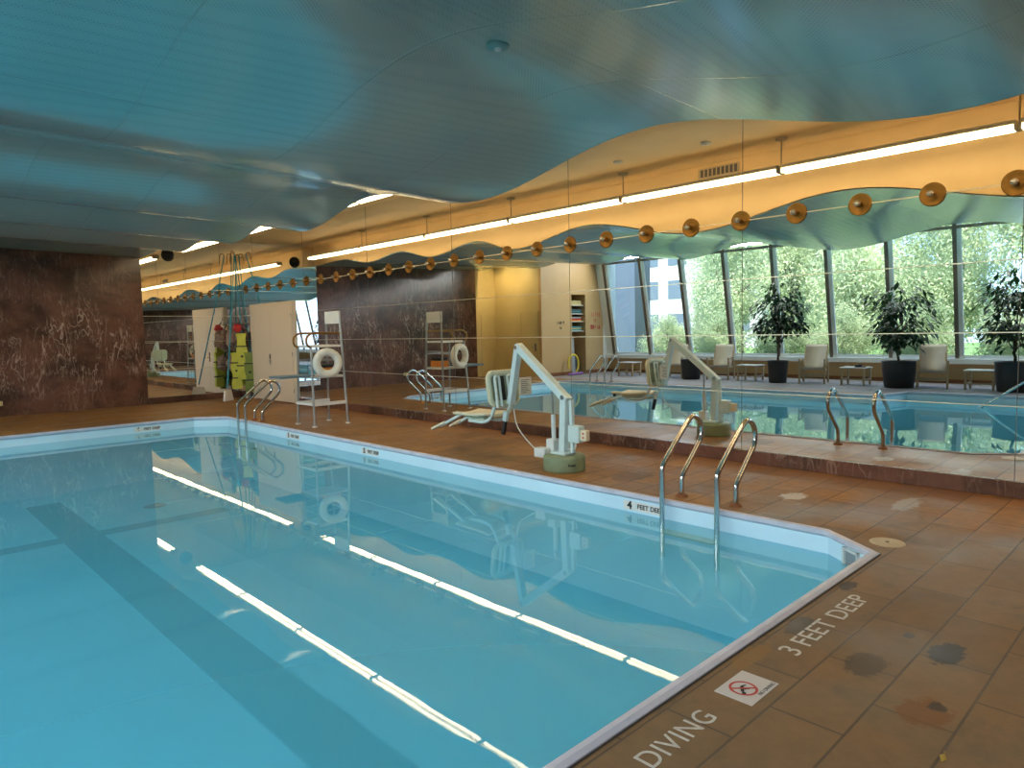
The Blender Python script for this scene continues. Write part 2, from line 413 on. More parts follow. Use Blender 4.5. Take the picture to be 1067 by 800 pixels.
# ---------------------------------------------------------------- swimming pool
P = thing('swimming_pool', (2.1, 7.9, 0), 'long rectangular indoor pool painted pale blue with clipped corners', 'pool')
off = (2.1, 7.9, 0)
mb = MB()
for (a, b) in zip(pool, pool[1:]+pool[:1]):
    mb.add([(*a, .004), (*b, .004), (*b, PB), (*a, PB)], [(0,1,2,3)])
mb.build('pool_side', 'poolwall', P, off)
bm = bmesh.new(); vs = [bm.verts.new((x, y, PB)) for x, y in pool]; bm.faces.new(vs); bmesh.ops.triangulate(bm, faces=bm.faces)
MB().bm(bm).build('pool_bottom', 'poolblue', P, off)
i0, i1, i2 = ring_inset(pool, -.012), ring_inset(pool, .012), ring_inset(pool, .045)
mb = MB()
for k in range(NP):
    q = (k+1) % NP
    prof = [(i0, -.004), (i0, .010), (i1, .020), (i2, .014), (i2, -.02), (pool, -.05)]
    for (r1, z1), (r2, z2) in zip(prof, prof[1:]):
        mb.add([(*r1[k], z1), (*r1[q], z1), (*r2[q], z2), (*r2[k], z2)], [(0,1,2,3)])
mb.build('coping_lip', 'lip', P, off)
i3 = ring_inset(pool, -.022)
mb = MB()
for k in range(NP):
    q = (k+1) % NP
    mb.add([(*i3[k], .0015), (*i3[q], .0015), (*i0[q], .003), (*i0[k], .003)], [(0,1,2,3)])
mb.build('caulking', 'caulk', P, off)
MB().box((1.90, 2.6, PB+.001), (2.38, 13.4, PB+.004)).build('lane_line', 'lane', P, off)
MB().box((.1, 10.65, PB+.001), (4.1, 10.95, PB+.0055)).build('cross_line', 'lane', P, off)
MB().lathe([(.001, PB+.006), (.16, PB+.006), (.17, PB+.001)], 20, Matrix.Translation((3.4, 11.9, 0))).build('drain_cover', 'grate', P, off)
# steps in the bay on the window side
mb = MB()
for k in range(4):
    mb.box((-1.9, 1.66+.3*k, PB+.001), (-1.12, 1.66+.3*(k+1), -.30-.2*k))
mb.build('entry_steps', 'poolwall', P, off)
# skimmer slot in the clipped corner
c0, c1 = Vector((5.35, 2.08)), Vector((5.02, 1.62)); dv = (c1-c0).normalized(); nv = Vector((-dv.y, dv.x))
if nv.x > 0: nv = -nv
def cpt(t, d, z): q = c0+dv*t+nv*d; return (q.x, q.y, z)
mb = MB(); 
for t0, t1, z0, z1 in ((.20, .38, -.075, -.055), (.20, .38, -.20, -.18), (.20, .22, -.2, -.055), (.36, .38, -.2, -.055)):
    mb.add([cpt(t, d, z) for z in (z0, z1) for d in (.0, .02) for t in (t0, t1)], [(0,2,3,1), (4,5,7,6), (0,1,5,4), (2,6,7,3), (0,4,6,2), (1,3,7,5)])
sk = mb.build('skimmer_frame', 'whitebox', P, off)
MB().add([cpt(.22, .003, -.18), cpt(.36, .003, -.18), cpt(.36, .003, -.075), cpt(.22, .003, -.075)], [(0,1,2,3)]).build('skimmer_door', 'grate', P, off)

def text_obj(name, s, size, mat, loc, xdir, up, parent=None, poff=None, extrude=.0012, space=1., bold=0.):
    cu = bpy.data.curves.new(name, 'FONT'); cu.body = s; cu.size = size; cu.extrude = extrude; cu.align_x = 'CENTER'; cu.align_y = 'CENTER'; cu.space_character = space; cu.offset = bold
    t = bpy.data.objects.new(name+'_src', cu); COL.objects.link(t)
    dg = bpy.context.evaluated_depsgraph_get(); dg.update()
    me = bpy.data.meshes.new_from_object(t.evaluated_get(dg)); bpy.data.objects.remove(t)
    x = Vector(xdir).normalized(); z = x.cross(Vector(up)).normalized(); y = Vector(up).normalized()
    l = Vector(loc) - (Vector(poff) if poff else Vector((0,0,0)))
    me.transform(Matrix(((x[0],y[0],z[0],l[0]),(x[1],y[1],z[1],l[1]),(x[2],y[2],z[2],l[2]),(0,0,0,1))) if parent else
                 Matrix(((x[0],y[0],z[0],0),(x[1],y[1],z[1],0),(x[2],y[2],z[2],0),(0,0,0,1))))
    me.materials.clear(); me.materials.append(M[mat]); me.name = name
    o = bpy.data.objects.new(name, me); COL.objects.link(o)
    if parent: o.parent = parent
    else: o.location = loc
    return o

def depth_marker(cx, cy, digit, facing, w=.46):
    """three little tiles on the pool wall: digit, FEET, DEEP"""
    if facing == 'x': xd, nrm = Vector((0, -1, 0)), Vector((-1, 0, 0))
    else: xd, nrm = Vector((1, 0, 0)), Vector((0, -1, 0))
    z = -.115; h = .088
    for k, s in enumerate((digit, 'FEET', 'DEEP')):
        c = Vector((cx, cy, z)) + xd*(w/3*(k-1)) + nrm*.003
        a = c - xd*(w/6-.004) - Vector((0,0,h/2)) ; b = c + xd*(w/6-.004) + Vector((0,0,h/2)) + nrm*.003
        t = MB().box(a, b).build('depth_tile', 'white', P, off)
        t['label'] = 'small white depth tile reading ' + s
        text_obj('lettering', s, .105 if k == 0 else .062, 'ink', c+nrm*.0045, xd, (0,0,1), t, off, .001, 1., .004 if k == 0 else .0016)
depth_marker(5.35, 3.80, '4', 'x'); depth_marker(5.35, 8.55, '5', 'x'); depth_marker(5.35, 10.95, '5', 'x'); depth_marker(4.0, 14.16, '6', 'y')

# water
bm = bmesh.new(); vs = [bm.verts.new((x, y, WZ)) for x, y in ring_inset(pool, .001)]; bm.faces.new(vs); bmesh.ops.triangulate(bm, faces=bm.faces)
w = MB().bm(bm).build('pool_water', 'water')
tag(w, 'clear still turquoise water filling the indoor pool', 'water', kind='stuff')

# ---------------------------------------------------------------- wave profile of the teal ceiling
WAVE = [(-4.8, 3.0), (-3.3, 2.95), (-1.1, 3.32), (1.2, 2.93), (3.68, 3.345), (5.85, 3.045), (8.1, 3.42), (9.85, 3.18), (11.15, 3.46), (12.6, 3.28), (13.9, 3.52), (15.2, 3.38), (16.5, 3.56), (18.1, 3.50)]
def wz(y):
    for (a, za), (b, zb) in zip(WAVE, WAVE[1:]):
        if a <= y <= b:
            t = (y-a)/(b-a); t = .5-.5*math.cos(PI*t); return za+(zb-za)*t
    return WAVE[-1][1]
def tz(x, y): return wz(y) + .14*(XE-x)/(XE-XL)
ys = [YN + (YF-YN)*i/260 for i in range(261)]; xs = [XL+(XE-XL)*i/4 for i in range(5)]
mb = MB()
for s_ in (0, .02):
    o = len(mb.v)
    mb.add([(x, y, tz(x, y)+s_) for y in ys for x in xs], [(j*5+i, j*5+i+1, (j+1)*5+i+1, (j+1)*5+i) for j in range(260) for i in range(4)], True)
for i in (0, 4):
    mb.add([(xs[i], y, tz(xs[i], y)+s_) for y in ys for s_ in (0, .02)], [(2*j, 2*j+1, 2*j+3, 2*j+2) for j in range(260)])
me_c = MB(); me_c.v, me_c.f, me_c.sm = mb.v, mb.f, mb.sm
cl = me_c.build('ceiling', 'teal'); struct(cl); cl['label'] = 'wavy teal perforated metal ceiling hung over the pool'
# fascias and flat ceiling
mb = MB()
for x, th in ((XE-.03, .03),):
    mb.add([(x+th, y, z) for y in ys for z in (tz(XE, y)+.004, ZC)], [(2*j, 2*j+1, 2*j+3, 2*j+2) for j in range(260)])
    mb.add([(x, y, z) for y in ys for z in (tz(XE, y)+.021, ZC)], [(2*j, 2*j+1, 2*j+3, 2*j+2) for j in range(260)])
struct(mb.build('trim_1', 'cream'))
mb = MB(); mb.add([(XL, y, z) for y in ys for z in (tz(XL, y)+.004, ZC)], [(2*j, 2*j+1, 2*j+3, 2*j+2) for j in range(260)])
struct(mb.build('trim_2', 'tealplaster'))
struct(MB().box((XE-.03, YN-.1, ZC), (MX+.15, YF+.1, ZC+.15)).build('ceiling', 'cream'))
struct(MB().box((XW-.3, YN-.1, ZC), (XE-.03, YF+.1, ZC+.15)).build('ceiling', 'tealplaster'))

# ---------------------------------------------------------------- mirror wall (right) and its seams
DY0, DY1, DZ = 14.95, 17.15, 2.33
struct(MB().box((MX, YN-.1, 0), (MX+.15, YF+.1, ZC)).build('wall_right', 'mirror'))
struct(MB().box((MX-.03, YN, 0), (MX, DY0-.02, .15), bev=.006).build('trim_3', 'curb'))
struct(MB().box((MX-.03, DY1+.02, 0), (MX, YF, .15), bev=.006).build('trim_4', 'curb'))
mb = MB()
for z in (.82, 1.48, 2.12):
    for (a, b) in ((YN, DY0-.03), (DY1+.03, YF)): mb.box((MX-.003, a, z-.005), (MX, b, z+.005))
mb.box((MX-.003, YN, 2.775), (MX, YF, 2.787))
struct(mb.build('trim_5', 'seam'))
mb = MB()
for k in range(-2, 7):
    y = 1.28+2.62*k
    z0 = .15 if not (DY0 < y < DY1) else DZ+.05
    if y > YN: mb.box((MX-.002, y-.003, z0), (MX, y+.003, ZC))
struct(mb.build('trim_6', 'seamdark'))

# ---------------------------------------------------------------- far wall: marble, mirror strip, cream by the recess
XM0, XM1 = -.80, 5.16
struct(MB().box((XM0, YF-.02, 0), (XM1, YF+.13, ZC)).build('wall_far', 'marble'))
struct(MB().box((XM1, YF, 0), (MX+.1, YF+.13, ZC)).build('wall_far', 'mirror'))
struct(MB().box((XM1, YF-.05, 0), (MX-.03, YF, .15), bev=.006).build('trim_7', 'curb'))
mb = MB()
for z in (.82, 1.48, 2.12, 2.78): mb.box((XM1, YF-.003, z-.005), (MX, YF, z+.005))
struct(mb.build('trim_8', 'seam'))
struct(MB().box((XS-.15, YF, 0), (XM0, YF+.13, ZC)).build('wall_far', 'ochre'))
# recess side wall, facing the pool
struct(MB().box((XS-.15, YA+.12, 0), (XS-.001, YF, ZC)).build('wall_left', 'ochre'))
# cream wall with a niche
NX0, NX1, NZ = -3.96, -3.22, 2.78
for a_, b_ in (((NX1, YA, 0), (XS, YA+.12, ZC)), ((-4.95, YA, 0), (NX0, YA+.12, ZC)), ((NX0, YA, NZ), (NX1, YA+.12, ZC)), ((NX0-.06, YA+.12, 0), (NX0, YA+.65, NZ+.1)),
               ((NX1, YA+.12, 0), (NX1+.06, YA+.65, NZ+.1)), ((NX0, YA+.6, 0), (NX1, YA+.66, NZ+.1)), ((NX0, YA+.12, NZ), (NX1, YA+.6, NZ+.1))):
    struct(MB().box(a_, b_).build('wall_left', 'beige'))
struct(MB().box((XS, YA-.015, 0), (NX1, YA, .12)).build('baseboard_left', 'rust'))
struct(MB().box((NX0, YA-.015, 0), (XW, YA, .12)).build('baseboard_left', 'rust'))
struct(MB().box((XW-.5, YA, 0), (-4.95, YA+.12, ZC)).build('wall_left', 'whiteframe'))
# near wall behind the camera
struct(MB().box((XW-.3, YN-.13, 0), (MX+.15, YN, ZC)).build('wall_near', 'marble'))
# under-window wall
struct(MB().box((XW-.2, YN, 0), (XW-.02, YA, .56)).build('wall_left', 'beige'))
struct(MB().box((XW-.02, YN, 0), (XW, YA, .10)).build('baseboard_left', 'rust'))
struct(MB().box((XW-.25, YN, .50), (XW+.12, YA, .63), bev=.01).build('trim_9', 'whiteframe'))

# doors
def handle(parent, c, axis, off):
    mb = MB(); c = Vector(c)
    n = Vector(axis); side = Vector((0, 0, 1)).cross(n)
    mb.bar(c - Vector((0,0,.13)), c + Vector((0,0,.13)), .065, .012, up=n)
    mb.tube([c, c+n*.05, c+n*.055+side*.13], .014, 8)
    return mb.build('door_handle', 'chrome', parent, off)
d = bpy.data.objects.new('door_1', None); COL.objects.link(d); d.location = (MX, 16.05, 0); struct(d)
offd = (MX, 16.05, 0)
MB().box((MX-.05, DY0-.05, 0), (MX, DY0, DZ+.05)).box((MX-.05, DY1, 0), (MX, DY1+.05, DZ+.05)).box((MX-.05, DY0, DZ), (MX, DY1, DZ+.05)).build('door_frame', 'door', d, offd)
for a, b in ((DY0+.004, 16.047), (16.053, DY1-.004)):
    lf = MB().box((MX-.062, a, .02), (MX-.01, b, DZ-.005), bev=.004).build('door_leaf', 'door', d, offd)
    mb = MB()
    hy = a if abs(a-DY0) < .1 else b
    for z in (.3, 1.15, 2.05): mb.tube([(MX-.066, hy, z-.05), (MX-.066, hy, z+.05)], .009, 8)
    mb.build('hinge', 'steel', lf, offd)
handle(d, (MX-.065, 16.12, 1.02), (-1, 0, 0), offd)
def flat_door(name, x0, x1, y, z1, axis, hx):
    d = bpy.data.objects.new(name, None); COL.objects.link(d); struct(d)
    if axis == 'x':   # on a wall facing +x, spans y
        d.location = (y, (x0+x1)/2, 0); of = d.location.copy()
        MB().box((y, x0, 0), (y+.02, x0+.05, z1)).box((y, x1-.05, 0), (y+.02, x1, z1)).box((y, x0+.05, z1-.05), (y+.02, x1-.05, z1)).build('door_frame', 'ochre', d, of)
        MB().box((y, x0+.055, .01), (y+.012, x1-.055, z1-.055)).build('door_leaf', 'ochre', d, of)
        handle(d, (y+.02, hx, 1.0), (1, 0, 0), of)
    else:
        d.location = ((x0+x1)/2, y, 0); of = d.location.copy()
        MB().box((x0, y-.02, 0), (x0+.04, y, z1)).box((x1-.04, y-.02, 0), (x1, y, z1)).box((x0+.04, y-.02, z1-.04), (x1-.04, y, z1)).build('door_frame', 'ochre', d, of)
        MB().box((x0+.045, y-.012, .01), (x1-.045, y, z1-.045)).build('door_leaf', 'ochre', d, of)
    return d
flat_door('door_2', 15.95, 16.80, XS, 2.2, 'x', 16.08)
flat_door('door_3', -1.66, -1.02, YF, 2.15, 'y', 0)

# ---------------------------------------------------------------- leaning windows
LEAN = .64/3.3
def wp(z, d=0.): return XW + LEAN*(z-.63) + d
WS = 1.537; y0 = 15.47; NW = 14
for k in range(NW):
    ya = y0-WS*k; yb = max(ya-WS, YN+.01)
    if ya - yb < .3: break
    w = bpy.data.objects.new('window_%d' % (k+1), None); COL.objects.link(w); struct(w); w.location = (XW, (ya+yb)/2, .63); of = w.location.copy()
    A = lambda y, z, d=0.: (wp(z, d), y, z)
    mb = MB()
    mb.bar(A(ya, .63), A(ya, ZC), .085, .07, up=(1,0,0))
    mb.build('mullion', 'brownframe', w, of)
    mb = MB()
    mb.bar(A(ya-.09, .63, -.03), A(ya-.09, ZC, -.03), .10, .06, up=(1,0,0))
    mb.bar(A(ya-.04, .68, -.02), A(yb+.04, .68, -.02), .09, .07); 
    mb.build('window_frame', 'whiteframe', w, of)
    MB().bar(A(ya-.04, 3.84, .0), A(yb+.04, 3.84, .0), .07, .07).build('head_rail', 'brownframe', w, of)
    MB().add([A(ya, .63, -.035), A(yb, .63, -.035), A(yb, ZC, -.035), A(ya, ZC, -.035)], [(0,1,2,3)]).build('pane', 'glass', w, of)
    if k == 0:
        struct(MB().add([A(ya, .63, .03), A(YA, .63, .03), A(YA, ZC, .03), A(ya, ZC, .03)], [(0,1,2,3)]).build('trim_10', 'whiteframe'))

# ---------------------------------------------------------------- fluorescent lights over the right-hand deck
XT, ZT, LT = 5.80, 3.61, 2.587
def make_fixture():
    t = thing('tube_light', (XT, 0, ZT), '', 'light', 'fluorescent tube lights above the mirror side deck')
    MB().box((-.08, .02, .035), (.08, LT-.02, .085), bev=.008).build('channel', 'fixture', t)
    for sx in (-.055, .055):
        MB().tube([(sx, .035, 0), (sx, LT-.035, 0)], .021, 12).build('tube', 'tube', t)
    for y in (.02, LT-.02): MB().box((-.085, y-.015, -.024), (.085, y+.015, .06), bev=.004).build('end_cap', 'fixture', t)
    h = MB(); h.tube([(0, .0, .08), (0, .0, ZC-ZT)], .011, 8); h.lathe([(.001, ZC-ZT-.03), (.075, ZC-ZT-.03), (.08, ZC-ZT)], 16); h.build('hanger', 'vent', t)
    return t
f0 = make_fixture(); first = True
for i in range(-2, 6):
    y = 1.63+LT*i
    t = f0 if first else dup(f0); first = False
    t.location = (XT, y, ZT); t['label'] = 'lit fluorescent tube light under the cove, %s from the near end' % ORD[i+2]

# ---------------------------------------------------------------- brass dish lights on the mirror seam
def make_dish():
    t = thing('wall_light', (MX, 0, 2.781), '', 'wall light', 'brass dish lights along the mirror seam')
    m = Matrix.Rotation(-PI/2, 4, 'Y')
    MB().lathe([(.001, .006), (.05, .006), (.095, .009), (.108, .013), (.112, .010), (.108, .002), (.001, .0005)], 28, m).build('dish', 'brass', t)
    MB().lathe([(.001, .05), (.024, .05), (.028, .044), (.028, .006)], 16, m).build('socket', 'brass', t)
    MB().lathe([(.018, .05), (.022, .058), (.030, .075), (.032, .09), (.028, .105), (.016, .116), (.001, .119)], 16, m).build('bulb', 'bulb', t)
    return t
d0 = make_dish()
for i in range(26):
    t = d0 if i == 0 else dup(d0)
    t.location = (MX, 1.34+.6455*i, 2.781); t['label'] = 'brass dish wall light on mirror seam, %s from the near end' % ORD[i]

# ---------------------------------------------------------------- pool ladders
PROF = [(5.25, -.50), (5.25, .34), (5.48, .54), (5.70, .715), (5.765, .745), (5.83, .735), (5.90, .685), (5.935, .60), (5.91, .50), (5.60, .215), (5.575, .17), (5.57, .0)]
def make_ladder(label):
    t = thing('pool_ladder', (5.57, 0, 0), label, 'pool ladder', 'stainless grab rail ladders at the pool edge')
    for s in (-1, 1):
        pts = smooth_path([(x-5.57, s*.275, z) for x, z in PROF], .05, 3)
        r = MB().tube(pts, .024, 14).build('rail', 'steel', t)
        MB().lathe([(.025, .03), (.045, .022), (.06, .004), (.06, 0)], 18, Matrix.Translation((0, s*.275, 0))).build('collar', 'rust', t)
        mb = MB().tube([(-.32, s*.275, -.49), (-.222, s*.275, -.49)], .014, 8); mb.v = [(v[0]+.10, v[1], v[2]) for v in mb.v]; mb.build('bumper', 'black', r)
    for z in (-.26,):
        MB().box((-.37, -.26, z-.012), (-.27, .26, z+.012), bev=.006).build('step', 'sand', t)
    return t
l1 = make_ladder('stainless pool ladder at the shallow end beside the 4 FEET DEEP marker'); l1.location = (5.57, 3.245, 0)
l2 = dup(l1); l2.location = (5.50, 12.62, 0); l2.scale = (1, .62, 1); l2['label'] = 'stainless pool ladder in the far corner in front of the double door'
l3 = dup(l1); l3.location = (-1.32, 12.9, 0); l3.rotation_euler = (0, 0, PI); l3['label'] = 'stainless pool ladder on the window side, seen in the mirror'
# handrail at the entry steps
t = thing('stair_handrail', (-1.5, 1.40, 0), 'single slanted steel handrail at the entry steps on the window side', 'handrail')
MB().tube(smooth_path([(0, 0, 0), (0, 0, .98), (.0, .45, 1.04), (0, 2.18, -.30), (0, 2.18, -.95)], .16, 6), .022, 12).build('rail', 'steel', t)
MB().lathe([(.024, .03), (.045, .022), (.055, 0)], 16).build('collar', 'steel', t)

# ---------------------------------------------------------------- pool lift
t = thing('pool_lift', (5.8, 5.2, 0), 'pale blue pool lift with cream seat on a round base by the mirror', 'pool lift')
b = MB().lathe([(.001, .18), (.21, .18), (.235, .165), (.24, .14), (.24, .02), (.235, 0), (.001, 0)], 36).build('base', 'liftbase', t)
mb = MB()
for k, wd in enumerate((.03, .014, .02, .016, .022)):
    a = -1.95 + k*.075 - .25
    mb.bar((.2415*math.cos(a), .2415*math.sin(a), .075), (.2415*math.cos(a), .2415*math.sin(a), .075+wd), .012, .003, up=(math.cos(a), math.sin(a), 0))
mb.build('base_marking', 'ink', b)
MB().box((-.10, -.10, .18), (.10, .13, .21), bev=.01).build('foot_plate', 'lift', t)
MB().bar((0, 0, .2), (0, -.03, .84), .085, .10, up=(1,0,0), bev=.008).build('mast', 'lift', t)
MB().bar((.02, -.12, .2), (.02, -.10, .80), .04, .05, up=(1,0,0), bev=.005).build('rear_strut', 'lift', t)
MB().bar((0, -.07, .79), (0, .72, 1.41), .085, .105, up=(1,0,0), bev=.01).build('upper_arm', 'lift', t)
MB().tube([(-.06, -.03, .83), (.06, -.03, .83)], .028, 14).build('pivot', 'steel', t)
MB().tube([(0, .16, .46), (0, .17, 1.0)], .013, 10).build('piston_rod', 'steel', t)
MB().tube([(0, .15, .20), (0, .16, .62)], .026, 12).build('actuator', 'whitebox', t)
MB().box((-.06, .11, .20), (.05, .23, .34), bev=.015).build('motor_housing', 'whitebox', t)
MB().box((-.16, .16, .13), (-.03, .33, .24), bev=.015).build('battery_box', 'whitebox', t)
c = MB().box((-.05, -.26, .33), (.06, -.10, .52), bev=.012).build('control_box', 'lift', t)
MB().box((-.04, -.36, .36), (.03, -.27, .48), bev=.012).build('junction_box', 'liftseat', c)
mb = MB()
for z in (.40, .445): mb.tube([(-.045, -.32, z), (-.038, -.32, z)], .012, 10)
mb.build('push_button', 'signred', c)
MB().bar((0, .70, 1.42), (0, .86, .70), .07, .09, up=(1,0,0), bev=.008).build('hanging_arm', 'lift', t)
MB().tube([(-.055, .71, 1.39), (.055, .71, 1.39)], .026, 14).build('elbow_bolt', 'steel', t)
# backrest: moulded shell with two uprights
bk = MB()
def rrect(w, h, r, n=5):
    pts = []
    for cx, cy, a0 in ((w/2-r, h/2-r, 0), (-w/2+r, h/2-r, 90), (-w/2+r, -h/2+r, 180), (w/2-r, -h/2+r, 270)):
        for i in range(n+1): a = R(a0+90*i/n); pts.append((cx+r*math.cos(a), cy+r*math.sin(a)))
    return pts
def shell(w, h, r, d, mat, dish=.03):
    o = rrect(w, h, r); i = rrect(w-.07, h-.07, max(r-.03, .02)); m = MB(); k = len(o)
    vs = [(x, 0, z) for x, z in o] + [(x, -d, z) for x, z in o] + [(x, -d, z) for x, z in i] + [(x, -d+dish, z) for x, z in i] + [(x*.96, 0, z*.96) for x, z in o]
    fs = []
    for q in range(k):
        n = (q+1) % k
        fs += [(q, n, k+n, k+q), (k+q, k+n, 2*k+n, 2*k+q), (2*k+q, 2*k+n, 3*k+n, 3*k+q)]
    fs += [tuple(range(3*k, 4*k)), tuple(range(k))]
    return m.add([tuple(mat @ Vector(v)) for v in vs], fs)
mt = Matrix.Translation((0, 1.02, .885)) @ Matrix.Rotation(R(-8), 4, 'X')
bo = shell(.50, .42, .09, .06, mt).build('backrest', 'liftback', t)
mb = MB()
for sx in (-.13, .08): mb.tube(smooth_path([mt @ Vector((sx-.035, -.075, -.24)), mt @ Vector((sx-.035, -.075, .15)), mt @ Vector((sx+.035, -.075, .15)), mt @ Vector((sx+.035, -.075, -.22))], .03, 4), .017, 10)
mb.build('back_rib', 'lift', bo)
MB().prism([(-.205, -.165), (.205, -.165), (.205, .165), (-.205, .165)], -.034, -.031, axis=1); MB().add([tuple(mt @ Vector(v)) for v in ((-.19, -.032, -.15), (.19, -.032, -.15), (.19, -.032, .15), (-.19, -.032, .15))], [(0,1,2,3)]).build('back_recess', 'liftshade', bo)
MB().bar(mt @ Vector((-.01, -.035, -.15)), mt @ Vector((-.01, -.035, .15)), .06, .01, up=(0,1,0)).build('back_slot', 'black', bo)
MB().tube([mt @ Vector((x*1.01, -.03, z*1.01)) for x, z in rrect(.50, .42, .09)], .014, 8, closed=True).build('piping', 'liftseat', bo)
mb = MB()
for sx in (-.13, .14): mb.tube(smooth_path([(sx, .98, .72), (sx, 1.10, .50), (sx, 1.22, .455), (sx, 1.50, .46)], .10, 6), .022, 10)
mb.build('seat_frame', 'lift', t)
# seat pan: scooped
n = 12; vs = []; fs = []
for j in range(n+1):
    for i in range(n+1):
        u, v = i/n*2-1, j/n*2-1
        e = max(abs(u), abs(v)); sx = u*.235*(1-.06*v*v); sy = 1.40+v*.34*(1-.05*u*u)
        z = .545 + .035*u*u + .03*v*v*(1 if v < 0 else .2) - (.02 if e > .95 else 0)
        vs.append((sx, sy, z))
for j in range(n):
    for i in range(n): fs.append((j*(n+1)+i, j*(n+1)+i+1, (j+1)*(n+1)+i+1, (j+1)*(n+1)+i))
st = MB().add(vs, fs, True).build('seat', 'liftseat', t)
md = st.modifiers.new('Solidify', 'SOLIDIFY'); md.thickness = .03
MB().box((-.10, 1.25, .47), (.10, 1.6, .52), bev=.01).build('seat_bracket', 'liftback', t)
for q, sx in enumerate((-.13, .12)):
    fq = MB().bar((sx, 1.64, .53), (sx*1.15, 2.06, .345), .035, .05, up=(1,0,0), bev=.008).build('footrest', 'lift', t)
    MB().bar((sx*1.1, 1.96, .40), (sx*1.25, 2.21, .295), .10, .035, up=(0,0,1), bev=.012).build('foot_pad', 'liftseat', fq)
    fo = fq
MB().tube([(.13, 1.70, .505), (.17, 1.70, .505)], .022, 12).build('pivot_bolt', 'black', fo)
MB().bar((.03, 1.0, .47), (.03, 1.04, .30), .045, .045, up=(1,0,0), bev=.01).build('hand_control', 'black', t)
MB().bar((.03, .97, .60), (.03, 1.0, .47), .07, .06, up=(1,0,0), bev=.015).build('control_clip', 'lift', t)
ca = MB().bar((.16, .76, .80), (.16, .76, 1.02), .20, .008, up=(0,1,0)).build('instruction_card', 'paper', t)
mb = MB()
for k in range(8): mb.box((.08, .754, .83+.022*k), (.08+.15*(.6+.4*((k*37) % 10)/10), .756, .836+.022*k))
mb.build('printed_line', 'ink', ca)
MB().tube(smooth_path([(.05, .86, .62), (.05, .82, .42), (-.02, .60, .30), (-.05, .42, .20), (-.06, .30, .19)], .2, 5), .007, 6).build('cable', 'whitebox', t)
MB().tube(smooth_path([(.02, -.16, .34), (.02, -.16, .25), (.0, -.05, .24)], .05, 4), .008, 6).build('short_cable', 'whitebox', t)

# ---------------------------------------------------------------- lifeguard chair
t = thing('lifeguard_chair', (6.02, 11.17, 0), 'tall white metal lifeguard chair with blue footboard by the mirror wall', 'lifeguard chair')
O = (6.02, 11.17, 0)
for ft, tp in (((5.70, 10.84, 0), (5.74, 10.93, 1.40)), ((5.72, 11.48, 0), (5.74, 11.40, 1.40)), ((6.36, 10.86, 0), (6.31, 10.94, 2.0)), ((6.34, 11.50, 0), (6.31, 11.40, 2.0))):
    o = MB().bar(ft, tp, .034, .034, bev=.007).build('leg', 'alu', t, O)
    MB().box((ft[0]-.035, ft[1]-.035, 0), (ft[0]+.035, ft[1]+.035, .025), bev=.006).build('foot_pad', 'white', o, O)
MB().box((6.29, 10.92, 1.78), (6.325, 11.42, 2.0), bev=.008).build('backrest', 'white', t, O)
MB().box((5.76, 10.93, 1.37), (6.32, 11.41, 1.41), bev=.008).build('seat', 'white', t, O)
for y in (10.93, 11.40):
    MB().tube(smooth_path([(6.31, y, 1.61), (5.90, y, 1.62), (5.76, y, 1.62), (5.66, y, 1.55), (5.66, y, 1.42), (5.74, y, 1.36)], .09, 5), .018, 10).build('armrest', 'brass', t, O)
MB().box((5.18, 10.95, .865), (5.80, 11.40, .90), bev=.006).build('footboard', 'bluestep', t, O)
MB().box((5.72, 10.92, .835), (6.34, 11.42, .875), bev=.006).build('platform', 'white', t, O)
mb = MB()
for y in (10.88, 11.45): mb.bar((5.71, y, .39), (6.34, y, .39), .035, .06, bev=.006)
mb.build('lower_rail', 'white', t, O)
MB().box((5.69, 10.88, .37), (5.76, 11.45, .41), bev=.006).build('step', 'white', t, O)
mb = MB(); mb.bar((6.32, 10.9, 1.2), (6.32, 11.45, 1.2), .03, .03); mb.bar((5.74, 10.92, 1.15), (6.32, 10.93, 1.15), .03, .03); mb.bar((5.74, 11.41, 1.15), (6.32, 11.41, 1.15), .03, .03)
mb.build('brace', 'alu', t, O)
MB().tube([(5.97, 10.93, 1.29), (5.97, 10.84, 1.30), (5.97, 10.80, 1.33)], .008, 8).build('hook', 'steel', t, O)
# ring buoy
r = thing('ring_buoy', (5.97, 10.80, 1.10), 'white ring buoy hanging on the side of the lifeguard chair', 'ring buoy', rz=R(-12))
MB().tube([(.19*math.cos(a), 0, .19*math.sin(a)) for a in [2*PI*i/40 for i in range(40)]], .068, 16, closed=True).build('ring', 'ringw', r)
mb = MB()
for k in range(4):
    a = PI/4+PI/2*k; c = Vector((.19*math.cos(a), 0, .19*math.sin(a))); rad = Vector((math.cos(a), 0, math.sin(a)))
    mb.tube([c + rad*.070*math.cos(q) + Vector((0, .070*math.sin(q), 0)) for q in [2*PI*i/14 for i in range(14)]], .006, 6, closed=True)
mb.build('rope_band', 'trimwhite', r)
k = thing('rescue_kit', (6.16, 11.22, .875), 'orange box with black lid on the lifeguard chair platform', 'box')
MB().box((-.12, -.15, 0), (.12, .15, .13), bev=.012).build('case', 'orange', k)
MB().box((-.11, -.14, .13), (.11, .14, .19), bev=.02).build('lid', 'black', k)
MB().tube(smooth_path([(0, -.06, .185), (0, -.06, .22), (0, .06, .22), (0, .06, .185)], .02, 4), .008, 8).build('carry_handle', 'black', k)

